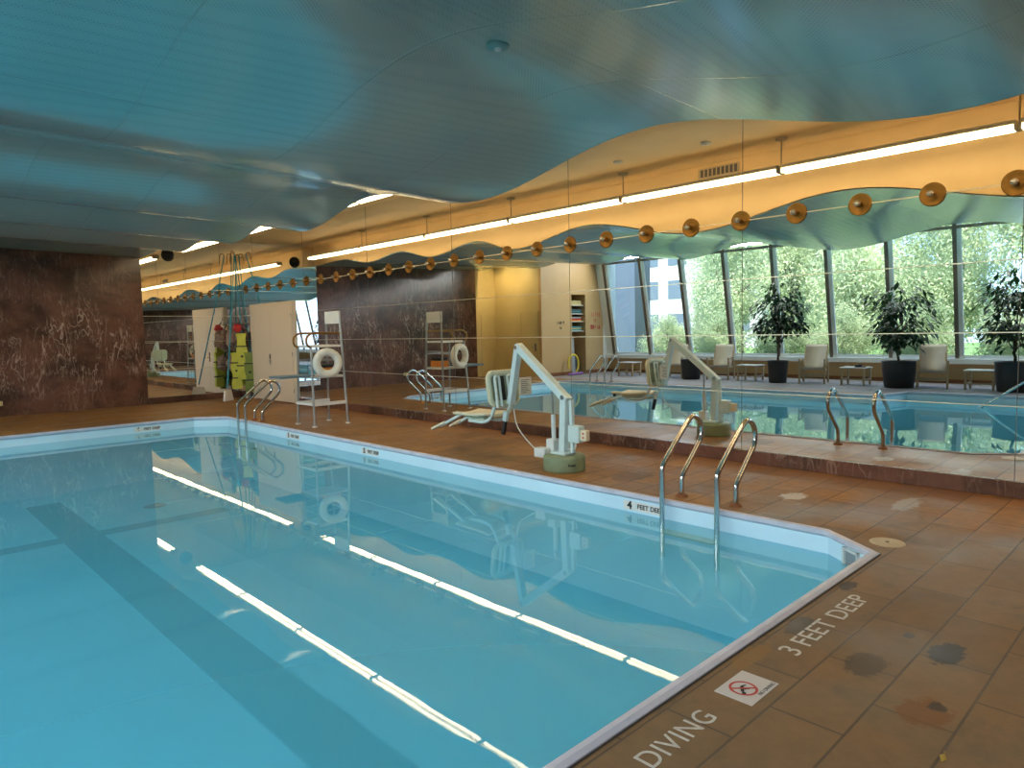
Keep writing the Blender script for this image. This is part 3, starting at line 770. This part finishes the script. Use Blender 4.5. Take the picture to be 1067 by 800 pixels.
# ---------------------------------------------------------------- corner: poles, bags, float belts
def pole(base, top, label, headw):
    b, tp = Vector(base), Vector(top)
    t = thing('pool_pole', base, label, 'pole', 'teal pool poles leaning in the corner')
    d = tp-b
    MB().tube([Vector((0,0,.26)) + d*.02, d*.62], .017, 10).build('lower_tube', 'tealpole', t)
    MB().tube([d*.60, d], .013, 10).build('upper_tube', 'tealpole', t)
    MB().tube(smooth_path([d*.995, d + Vector((-.02, -.0, .05)), d + Vector((-.10, -.02, .05)), d + Vector((-.13, -.02, -.22))], .04, 4), .009, 8).build('hook', 'brass', t)
    hd = MB().add([(-headw*.5, -headw*.35, 0.01), (headw*.5, headw*.35, 0.01), (headw*.36, headw*.25, .27), (-headw*.36, -headw*.25, .27),
                   (-headw*.5+.03, -headw*.35-.04, 0.01), (headw*.5+.03, headw*.35-.04, 0.01), (headw*.36+.02, headw*.25-.03, .27), (-headw*.36+.02, -headw*.25-.03, .27)],
                  [(0,1,2,3), (4,5,6,7), (0,1,5,4), (1,2,6,5), (2,3,7,6), (3,0,4,7)]).build('scoop', 'white', t)
    return t
pole((6.68, 17.08, 0), (7.30, 17.72, 3.70), 'teal pool pole with wide white scoop standing in the mirror corner', .30)
pole((7.34, 17.45, 0), (7.40, 17.95, 3.68), 'slanted teal pole half hidden behind the float belts', .12)
# wall hooks the gear hangs from
t = thing('hook_rail', (MX, 17.55, 1.9), 'small dark hook rail above the hanging float belts', 'hook rail')
MB().box((-.02, -.30, -.02), (0, .40, .02)).build('rail', 'seamdark', t)
for y in (-.2, -.05, .1, .28): MB().tube(smooth_path([(-.02, y, 0), (-.16, y, 0), (-.18, y, .05)], .03, 4), .007, 8).build('hook', 'steel', t)
def lumpy(name, c, sc, mat, label, seed, cat='bag'):
    rnd = random.Random(seed); n = 18; vs = []; fs = []
    for i in range(n+1):
        for j in range(n):
            a, b = PI*i/n, 2*PI*j/n
            k = 1 + .16*math.sin(3*b+seed)*math.sin(a) + .12*math.sin(5*a+2*b+seed) + .07*rnd.uniform(-1, 1)
            vs.append((sc[0]*k*math.sin(a)*math.cos(b), sc[1]*k*math.sin(a)*math.sin(b), sc[2]*k*math.cos(a)))
    for i in range(n):
        for j in range(n): fs.append((i*n+j, i*n+(j+1) % n, (i+1)*n+(j+1) % n, (i+1)*n+j))
    t = thing(name, c, label, cat)
    MB().add(vs, fs, True).build('sack', mat, t)
    MB().tube([(0, 0, sc[2]*.9), (.05, .02, sc[2]*1.25), (.08, .03, sc[2]*1.25+.06)], .012, 6).build('drawstring', 'black', t)
    return t
lumpy('mesh_bag', (7.16, 17.72, 1.50), (.20, .20, .25), 'mesh', 'large brown mesh bag hanging beside the teal pole', 3)
lumpy('mesh_bag', (7.14, 17.74, .90), (.17, .18, .20), 'mesh', 'smaller brown mesh bag hanging below the large one', 8)
lumpy('foam_roll', (7.16, 17.42, 1.80), (.09, .13, .10), 'red', 'red foam bundle hanging on top of the mesh bag', 5, 'foam bundle')
def belt(loc, h, mat, label, rz=0.):
    t = thing('float_belt', loc, label, 'float belt', 'lime float belts hanging in the corner', rz)
    poly = []
    for i in range(13): z = h*i/12; poly.append((.115 + .018*math.sin(i*1.1), z))
    pl = [(w, z) for w, z in poly] + [(-w, z) for w, z in reversed(poly)]
    MB().prism(pl, -.035, .035, axis=1).build('foam_panel', mat, t)
    mb = MB()
    for q in (.3, .72): mb.box((-.135, -.040, h*q-.015), (.135, .040, h*q+.015))
    mb.build('webbing', 'black', t)
    MB().box((-.03, -.05, h*.5-.025), (.03, -.041, h*.5+.025), bev=.004).build('buckle', 'black', t)
    MB().tube([(0, 0, h), (0, 0, h+.1)], .006, 6).build('hanging_cord', 'black', t)
    return t
belt((7.20, 17.33, .50), 1.16, 'lime', 'tall lime yellow float belt hanging second from the double door', R(-23))
belt((7.33, 17.20, .18), 1.0, 'darkgreen', 'dark olive float belt hanging closest to the double door', R(-23))
belt((7.10, 17.47, .26), .92, 'lime', 'lime float belt hanging lowest beside the brown mesh bags', R(-23))

# black globe speaker at the far end of the tube lights
t = thing('camera_dome', (5.8, YF, 3.60), 'black half dome fixed to the far mirror at the end of the tube lights', 'dome')
n = 20; prof = [(.13*math.cos(PI/2*i/8), .13*math.sin(PI/2*i/8)) for i in range(9)]
MB().lathe([(max(r_, 1e-4), z_) for r_, z_ in prof], n, Matrix.Rotation(PI/2, 4, 'X')).build('dome', 'speaker', t)
MB().lathe([(.15, 0), (.15, .018), (.13, .022)], n, Matrix.Rotation(PI/2, 4, 'X')).build('base_ring', 'speaker', t)

# small outlet on the marble
t = thing('wall_plate', (2.22, YF-.02, .28), 'small yellow wall plate low on the marble wall', 'wall plate')
MB().box((-.09, -.02, -.05), (.09, 0, .05), bev=.006).build('plate', 'limeplate', t)

# cove vent, detectors, ceiling discs
t = thing('air_vent', (XE, 5.47, 3.93), 'slotted air vent high in the yellow cove', 'vent')
MB().box((0, -.34, -.075), (.012, .34, .075)).build('frame', 'vent', t)
mb = MB()
for k in range(9): mb.box((.012, -.31+.07*k, -.055), (.016, -.265+.07*k, .055))
mb.build('slot', 'seamdark', t)
for lab, x, y, z in (('small round detector on the cove ceiling beside the fluorescent hangers', 6.5, 6.37, ZC), ('second small round detector on the cove ceiling, nearer the vent', 6.4, 4.98, ZC), ('small white disc detector on the teal ceiling', 3.02, 3.2, None)):
    z = z or tz(x, y)
    t = thing('smoke_detector', (x, y, z-.001), lab, 'detector', 'ceiling detectors')
    MB().lathe([(.07, 0), (.072, -.012), (.06, -.028), (.001, -.03)], 24).build('housing', 'tealplaster' if z < ZC else 'trimwhite', t)
    MB().lathe([(.025, -.029), (.022, -.038), (.001, -.04)], 16).build('sensor', 'whitebox', t)
# recessed downlight in the recess
t = thing('downlight', (-.95, 17.0, ZC-.001), 'bright recessed downlight over the ochre recess', 'light')
MB().lathe([(.10, 0), (.11, -.012), (.085, -.012), (.08, -.003)], 24).build('trim_ring', 'white', t)
MB().lathe([(.08, -.004), (.001, -.004)], 24).build('lamp', 'tube', t)

# ---------------------------------------------------------------- painted words and the no-diving tile on the deck
def word(s, x, y, size, label, sp=1.):
    o = text_obj('painted_lettering', s, size, 'letter', (x, y, .0015), (1, 0, 0), (0, 1, 0), None, None, .0006, sp)
    tag(o, label, 'lettering'); return o
t = thing('painted_lettering', (3.68, 1.425, 0), 'white painted words 3 FEET DEEP on the deck by the pool edge', 'lettering')
ws = [text_obj('word', w_, .150, 'letter', (3.68, 1.425, .0015), (1, 0, 0), (0, 1, 0), t, (3.68, 1.425, 0), .0006, 1.02) for w_ in ('3', 'FEET', 'DEEP')]
wd = [max(v.co.x for v in o.data.vertices)-min(v.co.x for v in o.data.vertices) for o in ws]; 
for o in ws: o.data.transform(Matrix.Diagonal((1.2, 1, 1, 1)))
wd = [1.2*q for q in wd]; gap = (.97-sum(wd))/2; x_ = -.48
for o, w_ in zip(ws, wd):
    o.data.transform(Matrix.Translation((x_-min(v.co.x for v in o.data.vertices), 0, 0))); x_ += w_+gap
word('DIVING', 2.23, 1.425, .135, 'white painted word DIVING on the deck by the pool edge', 1.06)
word('NO', 1.66, 1.425, .135, 'white painted word NO on the deck before DIVING', 1.06)
t = thing('no_diving_tile', (2.76, 1.415, 0), 'white tile with red no diving symbol set in the deck', 'sign tile')
MB().box((-.125, -.088, 0), (.125, .088, .003)).build('tile', 'signwhite', t)
rg = MB()
rc = []
for i in range(40):
    a = 2*PI*i/40; rc.append((math.cos(a), math.sin(a)))
cx, cy = -.02, .006
vs = [(cx+.062*c, cy+.062*s_, .0038) for c, s_ in rc] + [(cx+.050*c, cy+.050*s_, .0038) for c, s_ in rc]
rg.add(vs, [(i, (i+1) % 40, 40+(i+1) % 40, 40+i) for i in range(40)])
rg.bar((cx-.038, cy+.038, .0042), (cx+.038, cy-.038, .0042), .010, .0008, up=(0,0,1)); 
rg.build('prohibition_ring', 'signred', t)
dv_ = MB()
dv_.bar((cx-.03, cy-.012, .0040), (cx+.012, cy+.014, .0040), .014, .0006); dv_.bar((cx+.012, cy+.014, .0040), (cx+.034, cy+.006, .0040), .007, .0006)
dv_.bar((cx-.01, cy, .0040), (cx+.016, cy-.022, .0040), .007, .0006); dv_.lathe([(.001, .0046), (.009, .0046), (.009, .0036)], 14, Matrix.Translation((cx-.036, cy-.022, 0)))
dv_.build('diver_figure', 'ink', t)
text_obj('lettering', 'NO DIVING', .026, 'ink', (2.76+.045, 1.415-.070, .0036), (1, 0, 0), (0, 1, 0), t, (2.76, 1.415, 0), .0004)
# skimmer lid and a dry leaf
t = thing('skimmer_lid', (5.345, 1.66, 0), 'round tan skimmer lid in the deck beside the clipped pool corner', 'lid')
MB().lathe([(.001, .006), (.105, .006), (.115, .003), (.118, 0)], 32).build('cover', 'lid', t)
MB().lathe([(.001, .0068), (.012, .0068), (.014, .006)], 14).build('lift_hole', 'caulk', t)
t = thing('dry_leaf', (2.78, .66, 0), 'curled yellow dry leaf lying on the near deck', 'leaf')
MB().add([(-.025, 0, .004), (0, .014, .012), (.03, .004, .008), (.005, -.012, .003), (.0, .0, .016)], [(0,1,4), (1,2,4), (2,3,4), (3,0,4)], True).build('blade', 'leafy', t)
MB().tube([(.03, .004, .008), (.05, .01, .004)], .0015, 5).build('stalk', 'leafy', t)

# ---------------------------------------------------------------- window-side furniture (seen in the mirror)
def make_chair():
    t = thing('lounge_chair', (0, 0, 0), '', 'chair', 'beige sling chairs along the windows')
    # faces +x
    for sy in (-.31, .31):
        MB().bar((.30, sy, 0), (.27, sy, .66), .05, .045, up=(0,1,0), bev=.006).build('leg', 'chairwood', t)
        MB().bar((-.42, sy, 0), (-.22, sy, .62), .05, .045, up=(0,1,0), bev=.006).build('leg', 'chairwood', t)
        a = MB().bar((.32, sy, .645), (-.30, sy, .60), .05, .03, up=(0,0,1), bev=.008).build('armrest', 'chairwood', t)
        MB().bar((-.12, sy, .636), (-.30, sy, .622), .055, .018, up=(0,0,1), bev=.006).build('arm_cap', 'black', a)
    mb = MB()
    for sy in (-.27, .27): mb.bar((.29, sy, .41), (-.28, sy, .33), .03, .045, up=(0,1,0)); mb.bar((-.24, sy, .32), (-.52, sy, 1.0), .03, .045, up=(0,1,0))
    mb.bar((.285, -.29, .20), (.285, .29, .20), .03, .04); mb.bar((-.34, -.29, .20), (-.34, .29, .20), .03, .04); mb.bar((-.51, -.27, .98), (-.51, .27, .98), .03, .03)
    mb.build('seat_frame', 'chairwood', t)
    n = 8
    MB().add([(.31-.56*i/n, sy, .438-.078*i/n-.03*math.sin(PI*i/n)) for i in range(n+1) for sy in (-.265, .265)], [(2*i, 2*i+1, 2*i+3, 2*i+2) for i in range(n)], True).build('seat', 'sling', t)
    MB().add([(-.225-.285*i/n-.025*math.sin(PI*i/n), sy, .36+.66*i/n) for i in range(n+1) for sy in (-.265, .265)], [(2*i, 2*i+1, 2*i+3, 2*i+2) for i in range(n)], True).build('backrest', 'sling', t)
    for nm in ('seat', 'backrest'):
        for ch in t.children:
            if ch.name.split('.')[0] == nm: s_ = ch.modifiers.new('Solidify', 'SOLIDIFY'); s_.thickness = .012
    return t
ch0 = make_chair(); CX = -3.75
for i, (y, lab) in enumerate(((12.0, 'beige sling chair farthest from the handrail, beside the treeless planter'), (10.45, 'beige sling chair between the treeless planter and a low table'),
                              (7.70, 'beige sling chair between the slim planted tree and the slipper table'), (4.88, 'beige sling chair beside the widest planter, towards the handrail'), (2.6, 'beige sling chair nearest the stair handrail'))):
    c = ch0 if i == 0 else dup(ch0)
    c.location = (CX, y, 0); c.rotation_euler = (0, 0, R(-14)); c['label'] = lab
def make_table():
    t = thing('side_table', (0, 0, 0), '', 'table', 'low side tables along the windows')
    MB().box((-.26, -.32, .425), (.26, .32, .455), bev=.008).build('tabletop', 'tabletop', t)
    for sx in (-.22, .22):
        for sy in (-.27, .27): MB().box((sx-.022, sy-.022, 0), (sx+.022, sy+.022, .425)).build('leg', 'chairwood', t)
    mb = MB()
    for sy in (-.27, .27): mb.bar((-.2, sy, .15), (.2, sy, .15), .025, .03)
    mb.bar((.22, -.25, .15), (.22, .25, .15), .025, .03); mb.build('stretcher', 'chairwood', t)
    return t
tb0 = make_table()
for i, (y, lab) in enumerate(((13.75, 'low side table under the far end window by the niche wall'), (9.5, 'low side table between a chair and the slim planted tree'), (6.62, 'low side table with black slippers left on top'), (3.88, 'low side table beside the planter nearest the handrail'))):
    c = tb0 if i == 0 else dup(tb0)
    c.location = (CX, y, 0); c['label'] = lab
for sx, lab in ((-.05, 'black slipper on the side table, toe towards the window'), (.07, 'black slipper on the side table, nearer the pool')):
    t = thing('slipper', (CX+.05+sx, 6.5, .455), lab, 'slipper', 'black slippers on the side table', R(20))
    MB().prism([(-.04, -.12), (.04, -.12), (.045, .05), (.03, .12), (-.03, .12), (-.045, .05)], 0, .02).build('sole', 'black', t)
    n = 8; MB().add([(.045*math.cos(PI*i/n), y, .02+.05*math.sin(PI*i/n)) for i in range(n+1) for y in (.0, .09)], [(2*i, 2*i+1, 2*i+3, 2*i+2) for i in range(n)], True).build('strap', 'black', t)

def planter(loc, r, h, label, tree=None, seed=1, square=False):
    t = thing('potted_tree' if tree else 'empty_planter', loc, label, 'plant' if tree else 'planter', 'black planters along the windows')
    MB().lathe([(.001, 0), (r*.80, 0), (r*.84, .02), (r*.97, h*.7), (r, h-.03), (r*1.03, h), (r*.95, h), (r*.93, h-.05)], 32).build('pot', 'pot', t)
    MB().lathe([(.001, h-.05), (r*.93, h-.05)], 24).build('soil', 'soil', t)
    if not tree: return t
    rnd = random.Random(seed); H, W, zb = tree
    mb = MB(); br = []
    pts = [(0, 0, h-.06)]; 
    for i in range(1, 6): pts.append((rnd.uniform(-.04, .04), rnd.uniform(-.04, .04), h+(zb-h)*i/5))
    mb.tube(pts, [.035, .03, .028, .026, .024, .022], 8)
    top = Vector(pts[-1])
    for k in range(16):
        a = rnd.uniform(0, 2*PI); e = rnd.uniform(.25, 1.35); ln = (H-zb)*rnd.uniform(.55, 1.) if e > .9 else W*.5*rnd.uniform(.6, 1)
        d = Vector((math.cos(a)*math.cos(e), math.sin(a)*math.cos(e), math.sin(e)))
        p1 = top + d*ln*.5; p2 = top + d*ln + Vector((0, 0, -.12*ln*math.cos(e)))
        mb.tube([top - Vector((0,0,rnd.uniform(0, .3))), p1, p2], [.014, .009, .004], 6); br.append((top, p1, p2))
    mb.build('trunk', 'bark', t)
    lf = MB()
    cz = (H+zb-.25)/2; rz_ = (H-zb+.35)/2
    for q in range(900):
        if q < 420:
            a0, p1, p2 = rnd.choice(br); f = rnd.uniform(.3, 1); b0 = p1.lerp(p2, f) + Vector((rnd.gauss(0, .09), rnd.gauss(0, .09), rnd.gauss(0, .08)))
        else:
            while True:
                u = Vector((rnd.uniform(-1,1), rnd.uniform(-1,1), rnd.uniform(-1,1)))
                if .25 < u.length < 1 and math.sin(u.x*7+seed)+math.sin(u.y*6)+math.sin(u.z*8+seed*2) > -.4: break
            b0 = Vector((u.x*W/2, u.y*W/2, cz+u.z*rz_))
        a = math.atan2(b0.y, b0.x)+rnd.gauss(0, .7); L_ = rnd.uniform(.14, .27); wd = L_*rnd.uniform(.16, .24)
        dr = Vector((math.cos(a)*.75, math.sin(a)*.75, rnd.uniform(-1.2, .1))).normalized(); sd = dr.cross(Vector((0,0,1))).normalized(); nn = sd.cross(dr)
        m_ = b0+dr*L_*.5 + nn*L_*.08; e_ = b0+dr*L_
        lf.add([b0, m_+sd*wd, m_-sd*wd, e_, m_-nn*.01], [(0,1,4), (0,4,2), (1,3,4), (4,3,2)])
    lf.build('foliage', 'houseleaf', t)
    return t
PX = -3.45
planter((PX, 11.25, 0), .31, .60, 'low black round planter without a tree, between two chairs')
planter((PX, 8.55, 0), .27, .60, 'slim black planter with a thin-stemmed leafy tree, second planter from the building', (2.75, 1.45, 1.35), 3)
planter((PX, 5.52, 0), .38, .64, 'widest black planter with a bushy drooping tree', (2.55, 1.55, 1.05), 5)
planter((PX, 3.22, 0), .37, .66, 'black planter with a branching tree nearest the stair handrail', (2.75, 1.55, 1.15), 9)

# niche contents
for i, (z, its) in enumerate(((2.42, ('sand', 'sand', 'sand')), (2.12, ('board', 'tealboard', 'board')), (1.85, ('orange', 'red', 'boardl')), (1.52, ('tealboard', 'sand', 'tealboard')))):
    s_ = MB().box((NX0, YA+.08, z-.025), (NX1, YA+.60, z)).build('niche_shelf', 'trimwhite')
    tag(s_, 'wooden niche shelf, %s from the top' % ORD[i], 'shelf', 'shelves in the wall niche'); s_.location = (0, 0, 0)
    for k, c in enumerate(its):
        o = MB().box((NX0+.05, YA+.14, z+.052*k), (NX1-.05-.04*k, YA+.52, z+.052*k+.048), bev=.01).build('kickboard', c)
        tag(o, '%s foam kickboard on the %s niche shelf, %s in its pile' % ({'sand':'sand','board':'black','tealboard':'teal','orange':'orange','red':'red','boardl':'grey'}[c], ORD[i], ('bottom','middle','top')[k]), 'kickboard', 'kickboards in the wall niche')
for x, c, h, lab in ((-3.32, 'black', 1.35, 'tall black foam board standing in the niche, nearest the lettered wall'), (-3.54, 'boardl', 1.28, 'tall grey foam board standing in the middle of the niche'), (-3.76, 'board', .62, 'short dark board standing low in the niche')):
    o = MB().bar((x, YA+.30, 0), (x, YA+.36, h), .10, .30, up=(1,0,0), bev=.02).build('foam_board', c); tag(o, lab, 'board', 'boards in the wall niche')
o = MB().tube([(-2.98+.04*math.cos(a), YA-.22-.02*math.sin(a), .34+.30*math.sin(a)) if False else (-3.05+.26*math.cos(a), YA-.20, .38+.33*math.sin(a)) for a in [PI*1.45*i/20 - .4 for i in range(21)]], .035, 10).build('pool_noodle', 'yellowpl')
tag(o, 'curved yellow pool noodle on the deck in front of the niche', 'pool noodle')
o = MB().tube([(-2.68-.05*i, YA-.30+.01*i, .045) for i in range(20)], .04, 10).build('pool_noodle', 'purple'); tag(o, 'purple pool noodle lying on the deck by the niche', 'pool noodle')
# wall notices: rows of small marks too small to read
def notice(loc, rows, mat, label, w, h):
    t = thing('wall_notice', loc, label, 'sign', 'lettering on the niche wall')
    MB().box((-w/2, -.004, -h/2), (w/2, 0, h/2)).build('backing', 'beige', t)
    mb = MB(); rnd = random.Random(len(rows)*7+int(h*100))
    for r_i, (frac, sz) in enumerate(rows):
        z = h/2 - (r_i+.5)*h/len(rows); x = -w*frac/2
        while x < w*frac/2 - sz*.3:
            mb.box((x, -.006, z-sz*.5), (x+sz*.16, -.004, z+sz*.5))
            if rnd.random() < .75: mb.box((x, -.006, z+sz*rnd.choice((-.08, .36, -.5))), (x+sz*.5, -.004, z+sz*rnd.choice((.10, .5)) ))
            x += sz*.68
    mb.build('lettering', mat, t)
notice((-4.46, YA, 1.86), [(.95, .16), (.25, .14), (.95, .16)], 'signred', 'red three-line lettering on the cream wall beside the niche', .62, .66)
notice((-2.63, YA, 1.72), [(.95, .10), (.3, .10)], 'ink', 'black two-line lettering on the cream wall before the niche', .42, .34)

# ---------------------------------------------------------------- outdoors
struct(MB().box((-60, -40, -.6), (XW-.3, 70, -.5)).build('ground', 'lawn'))
def tree_meshes(seed, hgt, rad, nleaf, ls):
    rnd = random.Random(seed); lf = MB()
    cl = []
    for k in range(26):
        while True:
            u = Vector((rnd.uniform(-1,1), rnd.uniform(-1,1), rnd.uniform(-1,1)))
            if u.length < 1: break
        cl.append((Vector((u.x*rad*.75, u.y*rad*.75, hgt*.55+u.z*hgt*.42)), rad*rnd.uniform(.28, .5)))
    for q in range(nleaf):
        c, r = rnd.choice(cl)
        u = Vector((rnd.gauss(0,1), rnd.gauss(0,1), rnd.gauss(0,1))).normalized()*r*rnd.uniform(.55, 1.05)
        p = c+u
        if p.z < .1: p.z = rnd.uniform(.1, .8)
        a = Vector((rnd.gauss(0,1), rnd.gauss(0,1), rnd.gauss(0,.7))).normalized(); b = a.cross(Vector((rnd.gauss(0,1), rnd.gauss(0,1), 1))).normalized()
        l = ls*rnd.uniform(.7, 1.3)
        lf.add([p-a*l, p+b*l*.45, p+a*l, p-b*l*.45], [(0,1,2,3)])
    tr = MB(); tr.tube([(0,0,-.1), (.1,.05,hgt*.25), (.0,.1,hgt*.5), (.1,0,hgt*.8)], [.2,.16,.12,.05], 8)
    for k in range(7):
        c = cl[k][0]; tr.tube([(.05,.05,hgt*.35), tuple(c*.6+Vector((0,0,hgt*.15))), tuple(c)], [.09,.05,.02], 6)
    return lf, tr
protos = []
for s_, hh, rr in ((11, 7.5, 2.6), (23, 6.2, 2.9), (37, 8.2, 2.4)):
    lf, tr = tree_meshes(s_, hh, rr, 20000, .082)
    t = thing('garden_tree', (0, 0, -.5), '', 'tree', 'garden trees outside the windows')
    lf.build('foliage', 'treeleaf', t); tr.build('trunk', 'treebark', t); protos.append(t)
spots = [(-11.5, -3.5), (-12.5, .5), (-11.2, 3.6), (-12.8, 6.6), (-11.4, 9.4), (-12.6, 12.2), (-12.0, 14.9), (-17.5, -1), (-18.5, 3.5), (-17.0, 8), (-18.0, 12.5), (-17.5, 17.0), (-24, 4), (-24, 11), (-25, 18), (-14.2, 17.2)]
for i, (x, y) in enumerate(spots):
    t = protos[i] if i < 3 else dup(protos[i % 3])
    t.location = (x, y, -.5); t.rotation_euler = (0, 0, i*1.3); s_ = .95+.12*((i*7) % 5)/4
    if i == 15: s_ = .55
    q_ = .66 if i < 7 else .98 if i < 12 else 1.15
    if i == 15: q_ = .30; s_ = .6
    t.scale = (q_, q_, s_)
    row = ('front', i) if i < 7 else ('middle', i-7) if i < 12 else ('back', i-12)
    t['label'] = 'leafy sunlit tree outside the windows, %s row, %s from the near end' % (row[0], ORD[row[1]]) if i < 15 else 'small leafy tree outside the far end window before the grey blue tower'
# a shrub line so no bare ground shows under the trees
for i in range(9):
    t = dup(protos[1]); t.name = 'garden_shrub'; t.location = (-8.6, -2.5+2.25*i, -.5); t.rotation_euler = (0, 0, i*2.1); t.scale = (.40, .40, .44)
    t['category'] = 'shrub'; t['group'] = 'garden shrubs outside the windows'; t['label'] = 'low garden shrub outside the windows, %s from the near end' % ORD[i]
# buildings
def building(loc, sx, sy, h, mat, label, rows, cols, fx=True):
    t = thing('office_building', loc, label, 'building')
    MB().box((-sx/2, -sy/2, 0), (sx/2, sy/2, h)).build('wall', mat, t)
    MB().box((-sx/2-.15, -sy/2-.15, h), (sx/2+.15, sy/2+.15, h+.35)).build('roof', 'greywall', t)
    for r_ in range(rows):
        for c_ in range(cols):
            y = -sy/2 + sy*(c_+.5)/cols; z = 1.2+(h-1.2)*(r_+.1)/rows
            MB().box((sx/2, y-sy/cols*.32, z), (sx/2+.05, y+sy/cols*.32, z+(h-1.2)/rows*.55)).build('window', 'winglass', t)
    return t
building((-11.5, 24.3, -.5), 1.2, 11.2, 12, 'bluewall', 'grey blue clad tower outside the far end window', 0, 0)
building((-48, 36, -.5), 8, 26, 11, 'greywall', 'long grey stone building far beyond the trees', 3, 8)

# ---------------------------------------------------------------- light
sun = bpy.data.lights.new('sun', 'SUN'); sun.energy = 8.2; sun.angle = R(1.5); sun.color = (1, .96, .86)
so = bpy.data.objects.new('sun', sun); COL.objects.link(so)
so.rotation_euler = Vector((-.55, .25, -.80)).to_track_quat('-Z', 'Y').to_euler()
W = bpy.data.worlds.new('sky'); scene.world = W; W.use_nodes = True
nt = W.node_tree; bg = nt.nodes['Background']
sk = nt.nodes.new('ShaderNodeTexSky'); sk.sky_type = 'HOSEK_WILKIE'; sk.turbidity = 6.; sk.sun_direction = (.55, -.25, .80)
nt.links.new(sk.outputs[0], bg.inputs[0]); bg.inputs[1].default_value = 16.0
mxs = nt.nodes.new('ShaderNodeMixRGB'); mxs.blend_type = 'MULTIPLY'; mxs.inputs[0].default_value = 1.; mxs.inputs[2].default_value = (.84, .97, 1.18, 1)
nt.links.new(sk.outputs[0], mxs.inputs[1]); nt.links.new(mxs.outputs[0], bg.inputs[0])
po = bpy.data.lights.new('window_portal', 'AREA'); po.shape = 'RECTANGLE'; po.size = 20.2; po.size_y = 3.4
po.cycles.is_portal = True
o = bpy.data.objects.new('window_portal', po); COL.objects.link(o); o.location = (wp(2.34)-.06, 5.4, 2.34)
nrm = Vector((1, 0, -LEAN)).normalized(); yv = Vector((LEAN, 0, 1)).normalized(); xv = yv.cross(-nrm)
o.matrix_world = Matrix(((xv.x, yv.x, -nrm.x, o.location.x), (xv.y, yv.y, -nrm.y, o.location.y), (xv.z, yv.z, -nrm.z, o.location.z), (0,0,0,1)))
wl = bpy.data.lights.new('window_side_cove_lamp', 'AREA'); wl.shape = 'RECTANGLE'; wl.size = 19.; wl.size_y = .12; wl.energy = 560; wl.color = (.97, .98, .97)  # added fill over the window heads to boost the daylight; no fixture there
o = bpy.data.objects.new('window_side_cove_lamp', wl); COL.objects.link(o)
zz = -Vector((1, 0, -.55)).normalized(); xx = Vector((0, 1, 0)); yy = zz.cross(xx)
o.matrix_world = Matrix(((xx.x, yy.x, zz.x, -4.28), (xx.y, yy.y, zz.y, 5.6), (xx.z, yy.z, zz.z, 3.97), (0, 0, 0, 1)))
dl = bpy.data.lights.new('downlight_lamp', 'SPOT'); dl.energy = 420; dl.color = (1, .75, .38); dl.spot_size = R(165); dl.shadow_soft_size = .08; dl.spot_blend = .6
o = bpy.data.objects.new('downlight_lamp', dl); COL.objects.link(o); o.location = (-.95, 17.0, ZC-.03)

# ---------------------------------------------------------------- camera
yaw, pitch, roll, F = R(43.8790046), R(4.48642889), R(1.26622942), 718.46
f = Vector((math.sin(yaw)*math.cos(pitch), math.cos(yaw)*math.cos(pitch), -math.sin(pitch)))
r = f.cross(Vector((0,0,1))).normalized(); dn = f.cross(r)
cr, sr = math.cos(roll), math.sin(roll)
r2 = r*cr + dn*sr; d2 = dn*cr - r*sr; up = -d2
cam = bpy.data.cameras.new('camera'); cam.sensor_width = 36; cam.sensor_fit = 'HORIZONTAL'; cam.lens = F/1067*36; cam.clip_start = .05; cam.clip_end = 300
co = bpy.data.objects.new('camera', cam); COL.objects.link(co)
co.matrix_world = Matrix(((r2.x, up.x, -f.x, 0), (r2.y, up.y, -f.y, 0), (r2.z, up.z, -f.z, 1.6), (0,0,0,1)))
scene.camera = co
scene.view_settings.view_transform = 'Standard'
scene.view_settings.exposure = 0.3
scene.cycles.max_bounces = 14; scene.cycles.diffuse_bounces = 5; scene.cycles.glossy_bounces = 8; scene.cycles.transparent_max_bounces = 16; scene.cycles.transmission_bounces = 8
scene.cycles.sample_clamp_indirect = 8.0
scene.cycles.caustics_reflective = True
